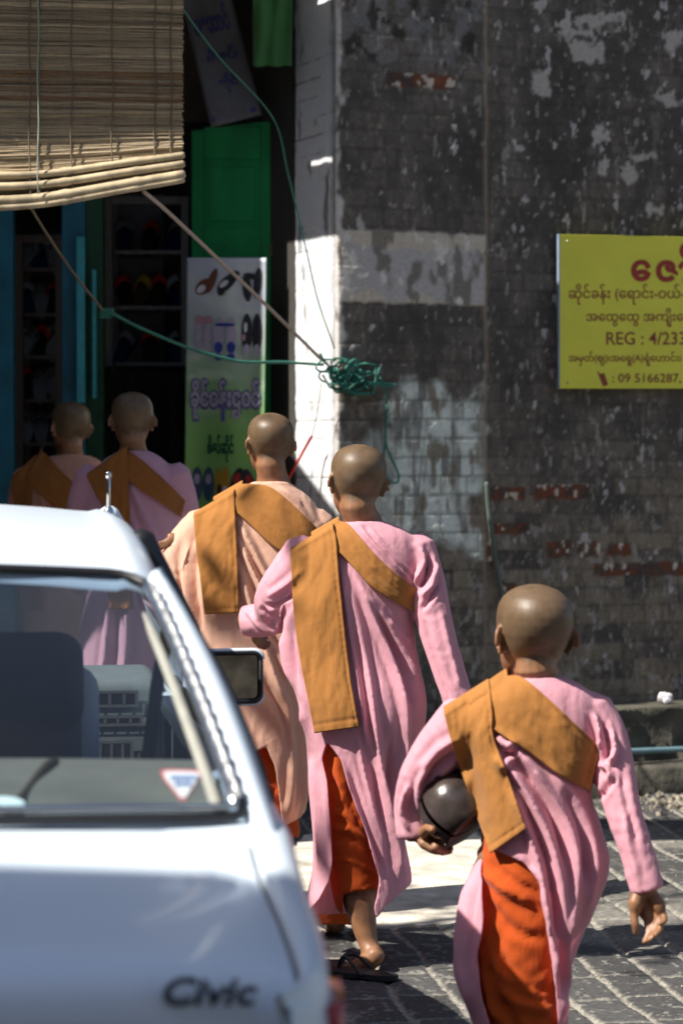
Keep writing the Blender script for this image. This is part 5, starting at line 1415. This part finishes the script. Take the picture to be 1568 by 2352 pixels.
def hands5(mb):
    # right hand hanging, palm turned back, fingers loosely curled
    def hq(x, y, dd): return W((1420 + x / 8.711) / 1.0204, (2040 + y / 8.711) / 1.0204, D5 - .115 + dd)
    pn = Vector((.1, 1, .1)).normalized()
    mb.tube([hq(760, 250, .0), hq(755, 430, .0), hq(820, 620, .004), hq(900, 780, .006), hq(950, 930, .004)], [.021, .0205, .026, .028, .023], 16, flat=(pn, .46))
    for P, r in (([(650, 470, -.006), (590, 660, -.013), (590, 850, -.012)], (.012, .0145, .0105)),
                 ([(590, 800, -.012), (568, 970, -.016), (588, 1120, -.020), (598, 1290, -.018)], (.0095, .0084, .0080, .0058)),
                 ([(930, 500, -.004), (1060, 700, -.008), (1110, 850, -.008)], (.012, .0145, .010)),
                 ([(820, 900, -.002), (838, 1080, -.004), (836, 1270, -.012), (768, 1480, -.022)], (.0085, .0076, .0070, .0056)),
                 ([(925, 930, -.002), (955, 1110, -.008), (956, 1280, -.020), (872, 1430, -.032)], (.0085, .0076, .0070, .0056)),
                 ([(1025, 910, -.002), (1085, 1070, -.012), (1090, 1210, -.026), (995, 1325, -.038)], (.0082, .0074, .0068, .0054)),
                 ([(1115, 840, -.004), (1185, 950, -.016), (1170, 1050, -.030), (1075, 1095, -.038)], (.0074, .0066, .0060, .0048))):
        mb.tube(smooth_path([hq(*p) for p in P], 3), list(np.interp(np.linspace(0, len(r) - 1, 3 * (len(r) - 1) + 1), range(len(r)), r)), 12)
    # left hand under the bowl
    mb.tube([W(952, 1890, D5 + .08), W(962, 1912, D5 + .08), W(985, 1936, D5 + .06), W(1005, 1948, D5 + .05)], [.021, .024, .030, .026], 12, flat=(Vector((.4, -.2, 1)).normalized(), .55))
    for k, (x, y, d0) in enumerate(((1022, 1936, .105), (1026, 1942, .085), (1024, 1948, .06), (1014, 1950, .035))):
        mb.tube([W(998, 1944, D5 + .08 - k * .022), W(1016, 1956, D5 + d0), W(x + 10, y + 6, D5 + d0 - .004)], [.0105, .0095, .0075], 8)
    mb.tube([W(972, 1912, D5 + .04), W(984, 1900, D5 - .0), W(994, 1906, D5 - .02)], [.013, .010, .008], 8)
rings5 = [(1552, 1178, 1288, .048), (1572, 1130, 1332, .064), (1605, 1085, 1372, .076), (1660, 1068, 1388, .086), (1740, 1080, 1374, .093), (1820, 1096, 1358, .098), (1890, 1106, 1378, .103), (1952, 1104, 1396, .11), (1997, 1082, 1398, .113), (2064, 1056, 1378, .116), (2139, 1043, 1340, .12), (2195, 1040, 1320, .12), (2252, 1043, 1305, .122), (2352, 1084, 1305, .125), (2480, 1105, 1308, .128), (2560, 1105, 1308, .128)]
armR5 = [(1348, 1640, 0, .056), (1390, 1705, -.02, .048), (1410, 1780, -.05, .041), (1430, 1860, -.08, .0355), (1458, 1945, -.10, .0335), (1485, 2045, -.115, .034)]
armL5 = [(1070, 1655, .01, .058), (1015, 1715, .03, .052), (972, 1775, .05, .045), (952, 1825, .07, .040), (948, 1868, .08, .038), (952, 1916, .08, .037)]
folds5 = [([(1150, 1680), (1225, 1770), (1305, 1900), (1322, 2040), (1290, 2180)], 14, .012), ([(1140, 1720), (1215, 1830), (1275, 1960), (1292, 2080), (1262, 2240)], 12, .012), ([(1180, 1740), (1262, 1860), (1300, 1990)], 11, -.010), ([(1165, 1790), (1220, 1930), (1252, 2050), (1260, 2180)], 10, .011), ([(1195, 1830), (1250, 1960), (1275, 2090)], 9, -.009),
          ([(1260, 1760), (1330, 1870), (1360, 1990), (1340, 2110)], 13, .010), ([(1290, 1800), (1340, 1920), (1345, 2030)], 9, -.009), ([(1140, 1690), (1165, 1712), (1182, 1700)], 9, .012), ([(1138, 1740), (1160, 1760), (1175, 1735)], 8, .010), ([(1150, 1725), (1168, 1735), (1185, 1722)], 6, -.012),
          ([(1245, 2040), (1256, 2120), (1272, 2230), (1290, 2350)], 9, .010), ([(1275, 2050), (1282, 2150), (1285, 2300)], 8, -.009), ([(1310, 2080), (1300, 2180), (1292, 2350)], 8, .008), ([(1220, 1990), (1240, 2030), (1245, 2080)], 7, .008),
          ([(1360, 1640), (1378, 1690), (1375, 1725)], 7, .012), ([(1385, 1655), (1398, 1710), (1388, 1745)], 6, -.011), ([(1400, 1680), (1410, 1725), (1395, 1760)], 6, .010), ([(1375, 1755), (1398, 1770), (1402, 1800)], 6, .012), ([(1405, 1790), (1385, 1822), (1378, 1835)], 7, -.008), ([(1425, 1760), (1440, 1850), (1465, 1940)], 7, -.005), ([(1432, 1868), (1446, 1950), (1470, 2035)], 8, .005),
          ([(1060, 1690), (1010, 1720), (965, 1770)], 10, .008), ([(1048, 1730), (1000, 1765), (970, 1810)], 8, -.011), ([(985, 1760), (962, 1810), (962, 1870)], 8, .010), ([(1010, 1775), (985, 1830), (975, 1880)], 7, -.010), ([(940, 1800), (925, 1860), (940, 1910)], 7, .008), ([(1000, 1790), (995, 1820), (985, 1860)], 6, .008),
          ([(1085, 2000), (1062, 2080), (1058, 2200), (1085, 2330)], 9, .008), ([(1100, 2010), (1082, 2100), (1080, 2220)], 6, -.006)]
slit5 = [(1108, 1940), (1150, 1958), (1205, 1982), (1239, 2032), (1243, 2075), (1261, 2169), (1274, 2263), (1282, 2352), (1284, 2480), (1284, 2700), (1140, 2700), (1123, 2352), (1103, 2292), (1094, 2196), (1109, 2120), (1102, 1997)]
g5, bvh5 = person('small girl in pink robe at the front carrying a dark bowl under her arm', D5, rings5, [armR5, armL5], (1224, 1342, .1975, 13, 2), [
    [(1180, 1960, 0, .075), (1175, 2250, .02, .055), (1170, 2500, .02, .045), (1165, 2640, .02, .032), (1164, 2680, -.01, .032), (1160, 2690, .10, .026)],
    [(1250, 1960, 0, .07), (1245, 2250, .02, .05), (1240, 2480, .02, .042), (1238, 2600, .02, .032), (1236, 2670, .02, .030), (1232, 2690, .12, .026)]],
    M['pink'], (1236, 1558, .043), hands5, skirt5, [
    dict(L=[(1020, 1642), (1032, 1690), (1048, 1740), (1085, 1845), (1125, 1960)], Rr=[(1124, 1577), (1130, 1640), (1132, 1690), (1166, 1785), (1207, 1904)], mat=M['ochre'], over=1, nu=34, nv=90, off=.016, name='shawl_flap', seed=11, wr=.0034),
    dict(L=[(1075, 1615), (1118, 1660), (1155, 1690), (1215, 1728), (1285, 1780), (1352, 1816)], Rr=[(1165, 1553), (1192, 1553), (1225, 1575), (1262, 1608), (1320, 1662), (1376, 1716)], mat=M['ochre'], over=1, nu=26, nv=60, off=.010, name='shawl_band', wrap=.01, seed=14, seam=True, wr=.0034)],
    folds5, [slit(slit5, D5, .06), below([(900, 2545), (1500, 2545)]), cuff(1485, 2042, D5 - .115, .25, 1, 0, .07), cuff(953, 1916, D5 + .08, .25, 1, .05, .065)], hips=1960, wl=24, amp=.0022, ang=.25,
    cross=[([(1390, 1705), (1410, 1780), (1458, 1945), (1485, 2045)], 55, 30, .003), ([(1070, 1655), (965, 1775), (948, 1905)], 60, 24, .004)], seed=7, vox=.0048, bvox=.0031,
    extra=None, sandals=[(tuple(W(1162, 2692, D5 + .06))[:2] + (.006,), R(8), .20), (tuple(W(1234, 2692, D5 + .08))[:2] + (.006,), R(8), .20)])
# the bowl under her arm
def bowl():
    c = W(1047, 1853, D5 + .035); r = .077
    ax = Vector((.62, -.35, -.70)).normalized(); u = ax.orthogonal().normalized(); v = ax.cross(u)
    o = thing('alms_bowl', c, 'dark lacquered round bowl held under the arm of the small girl', 'bowl')
    def lathe(prof, name, mat):
        rows = [[c + ax * (h * r) + (u * math.cos(a) + v * math.sin(a)) * (q * r) for a in np.linspace(0, 2 * math.pi, 49)[:-1]] for q, h in prof]
        mb = MB().grid(rows, True); mb.F.append(tuple(range(48))); mb.M.append(0); mb.F.append(tuple(range(len(mb.V) - 48, len(mb.V)))); mb.M.append(0)
        return mb.build(name, mat, o, smooth=True)
    lac = pbr('dark_lacquer', (.045, .034, .029), .24, var=.7, scale=16, coat=.45, bump=.30, bscale=16)
    lathe([(.02, -1.0)] + [(math.cos(a), math.sin(a)) for a in np.linspace(-1.5, .62, 22)] + [(.80, .60), (.80, .56)], 'bowl_body', lac)
    lathe([(.84, .57), (.845, .62), (.80, .655), (.55, .70), (.2, .72), (.02, .725)], 'lid', pbr('red_brown_lacquer', (.035, .014, .010), .5, var=.3))
bowl()

# ---------------------------------------------------------------- girl in the peach robe
D3 = 7.4
def skirt3(root):
    mb = MB()
    limb(mb, [(640, 1640, 0, .10), (625, 1760, -.03, .085), (628, 1850, -.04, .075), (640, 1905, -.03, .066), (645, 1920, -.03, .066)], D3, n=20)
    limb(mb, [(600, 1640, .0, .10), (590, 1800, .12, .08), (588, 1960, .22, .075)], D3, n=20)
    V, F = remesh(mb, .008, 3)
    V = fold(V, F, [([(590, 1740), (640, 1780)], 8, .008), ([(600, 1760), (620, 1830)], 7, .009)], 14, .006, .5, 4, 4)
    V, F = cut(V, F, [lambda C, P, N: P[:, 1] > np.interp(P[:, 0], [560, 640, 690], [1975, 1915, 1925])])
    o = mk('trousers', V, F, M['orange'], root); o.modifiers.new('thick', 'SOLIDIFY').thickness = .003
def hands3(mb):
    hand(mb, W(412, 1238, D3 - .03), W(360, 1257, D3 - .06) - W(412, 1238, D3 - .03), (0, 0, 1), (0, 1, 0), .085, .12)
rings3 = [(1106, 583, 660, .05), (1124, 545, 690, .068), (1155, 490, 722, .085), (1200, 450, 745, .10), (1270, 420, 752, .115), (1350, 400, 745, .125), (1450, 412, 722, .13), (1550, 440, 706, .135), (1650, 455, 702, .14), (1760, 462, 708, .15), (1830, 470, 708, .15), (1880, 480, 698, .15), (1940, 490, 690, .15)]
armL3 = [(470, 1205, 0, .062), (430, 1250, .0, .062), (402, 1300, -.01, .062), (398, 1370, -.02, .06)]
armL3b = [(455, 1215, .02, .05), (432, 1232, -.0, .030), (412, 1239, -.025, .022)]
armR3 = [(722, 1200, 0, .06), (745, 1280, .02, .055), (752, 1370, .05, .05)]
folds3 = [([(545, 1190), (585, 1270), (640, 1370), (690, 1440)], 8, .012), ([(548, 1230), (590, 1330), (650, 1450), (690, 1540)], 9, .012), ([(560, 1240), (610, 1340), (670, 1420)], 6, -.010), ([(550, 1300), (580, 1400), (620, 1520), (660, 1640)], 10, .010), ([(575, 1330), (610, 1430), (660, 1520)], 8, -.008), ([(600, 1450), (640, 1500), (665, 1560)], 8, .010), ([(580, 1560), (620, 1620), (650, 1690)], 10, .010), ([(600, 1560), (650, 1640), (670, 1760)], 8, -.007),
          ([(440, 1240), (425, 1300), (430, 1360), (450, 1480)], 10, .012), ([(455, 1260), (448, 1340), (465, 1440)], 8, -.009), ([(400, 1290), (412, 1380), (450, 1500)], 9, .008), ([(690, 1640), (700, 1760), (695, 1860)], 7, .008), ([(655, 1600), (670, 1750), (660, 1880)], 8, .008), ([(640, 1118), (700, 1165), (738, 1215)], 6, .005), ([(690, 1150), (730, 1210)], 6, -.005)]
person('girl in peach robe with ochre shawl walking beside the parked car', D3, rings3, [armL3, armL3b, armR3], (619, 948, .188, 14, 2), [
    [(640, 1640, 0, .07), (630, 1800, -.02, .05), (642, 1900, -.02, .04), (648, 1960, -.02, .03), (652, 2000, -.02, .028)], [(655, 2005, -.03, .026), (640, 2040, .04, .026), (628, 2062, .12, .02)],
    [(600, 1640, 0, .07), (590, 1800, .12, .05), (590, 1960, .25, .035), (585, 2005, .30, .026)]],
    M['peach'], (628, 1110, .046), hands3, skirt3, [
    dict(L=[(445, 1186), (450, 1250), (456, 1300), (470, 1411)], Rr=[(538, 1132), (540, 1180), (546, 1300), (549, 1408)], mat=M['ochre'], over=1, nu=24, nv=70, off=.018, name='shawl_flap', seed=21, wr=.0042),
    dict(L=[(490, 1150), (536, 1172), (575, 1205), (625, 1252), (690, 1290), (735, 1310)], Rr=[(556, 1112), (575, 1112), (620, 1118), (665, 1152), (715, 1200), (756, 1246)], mat=M['ochre'], over=1, nu=22, nv=50, off=.011, name='shawl_band', wrap=.01, seed=24, wr=.0034)],
    folds3, [below([(400, 1915), (640, 1905), (690, 1878), (720, 1840)]), slit([(560, 1740), (612, 1715), (632, 1760), (642, 1830), (650, 1905), (650, 1990), (560, 1990)], D3, .05)], hips=1660, wl=20, amp=.0026, ang=.15,
    cross=[([(470, 1205), (402, 1300), (398, 1370)], 50, 20, .004)], seed=31, vox=.0058, sandals=[(tuple(W(640, 2090, D3 + .08))[:2] + (.006,), R(15), .22), (tuple(W(586, 2060, D3 + .36))[:2] + (.006,), R(15), .22)])

# ---------------------------------------------------------------- two girls ahead in the awning's shade
D2 = 8.6
rings2 = [(1036, 274, 342, .05), (1052, 245, 372, .066), (1085, 212, 402, .085), (1130, 198, 416, .10), (1190, 190, 420, .11), (1270, 190, 410, .12), (1360, 192, 392, .125), (1460, 180, 380, .13), (1560, 168, 365, .135), (1700, 160, 360, .14), (1860, 150, 365, .15), (1900, 150, 365, .15)]
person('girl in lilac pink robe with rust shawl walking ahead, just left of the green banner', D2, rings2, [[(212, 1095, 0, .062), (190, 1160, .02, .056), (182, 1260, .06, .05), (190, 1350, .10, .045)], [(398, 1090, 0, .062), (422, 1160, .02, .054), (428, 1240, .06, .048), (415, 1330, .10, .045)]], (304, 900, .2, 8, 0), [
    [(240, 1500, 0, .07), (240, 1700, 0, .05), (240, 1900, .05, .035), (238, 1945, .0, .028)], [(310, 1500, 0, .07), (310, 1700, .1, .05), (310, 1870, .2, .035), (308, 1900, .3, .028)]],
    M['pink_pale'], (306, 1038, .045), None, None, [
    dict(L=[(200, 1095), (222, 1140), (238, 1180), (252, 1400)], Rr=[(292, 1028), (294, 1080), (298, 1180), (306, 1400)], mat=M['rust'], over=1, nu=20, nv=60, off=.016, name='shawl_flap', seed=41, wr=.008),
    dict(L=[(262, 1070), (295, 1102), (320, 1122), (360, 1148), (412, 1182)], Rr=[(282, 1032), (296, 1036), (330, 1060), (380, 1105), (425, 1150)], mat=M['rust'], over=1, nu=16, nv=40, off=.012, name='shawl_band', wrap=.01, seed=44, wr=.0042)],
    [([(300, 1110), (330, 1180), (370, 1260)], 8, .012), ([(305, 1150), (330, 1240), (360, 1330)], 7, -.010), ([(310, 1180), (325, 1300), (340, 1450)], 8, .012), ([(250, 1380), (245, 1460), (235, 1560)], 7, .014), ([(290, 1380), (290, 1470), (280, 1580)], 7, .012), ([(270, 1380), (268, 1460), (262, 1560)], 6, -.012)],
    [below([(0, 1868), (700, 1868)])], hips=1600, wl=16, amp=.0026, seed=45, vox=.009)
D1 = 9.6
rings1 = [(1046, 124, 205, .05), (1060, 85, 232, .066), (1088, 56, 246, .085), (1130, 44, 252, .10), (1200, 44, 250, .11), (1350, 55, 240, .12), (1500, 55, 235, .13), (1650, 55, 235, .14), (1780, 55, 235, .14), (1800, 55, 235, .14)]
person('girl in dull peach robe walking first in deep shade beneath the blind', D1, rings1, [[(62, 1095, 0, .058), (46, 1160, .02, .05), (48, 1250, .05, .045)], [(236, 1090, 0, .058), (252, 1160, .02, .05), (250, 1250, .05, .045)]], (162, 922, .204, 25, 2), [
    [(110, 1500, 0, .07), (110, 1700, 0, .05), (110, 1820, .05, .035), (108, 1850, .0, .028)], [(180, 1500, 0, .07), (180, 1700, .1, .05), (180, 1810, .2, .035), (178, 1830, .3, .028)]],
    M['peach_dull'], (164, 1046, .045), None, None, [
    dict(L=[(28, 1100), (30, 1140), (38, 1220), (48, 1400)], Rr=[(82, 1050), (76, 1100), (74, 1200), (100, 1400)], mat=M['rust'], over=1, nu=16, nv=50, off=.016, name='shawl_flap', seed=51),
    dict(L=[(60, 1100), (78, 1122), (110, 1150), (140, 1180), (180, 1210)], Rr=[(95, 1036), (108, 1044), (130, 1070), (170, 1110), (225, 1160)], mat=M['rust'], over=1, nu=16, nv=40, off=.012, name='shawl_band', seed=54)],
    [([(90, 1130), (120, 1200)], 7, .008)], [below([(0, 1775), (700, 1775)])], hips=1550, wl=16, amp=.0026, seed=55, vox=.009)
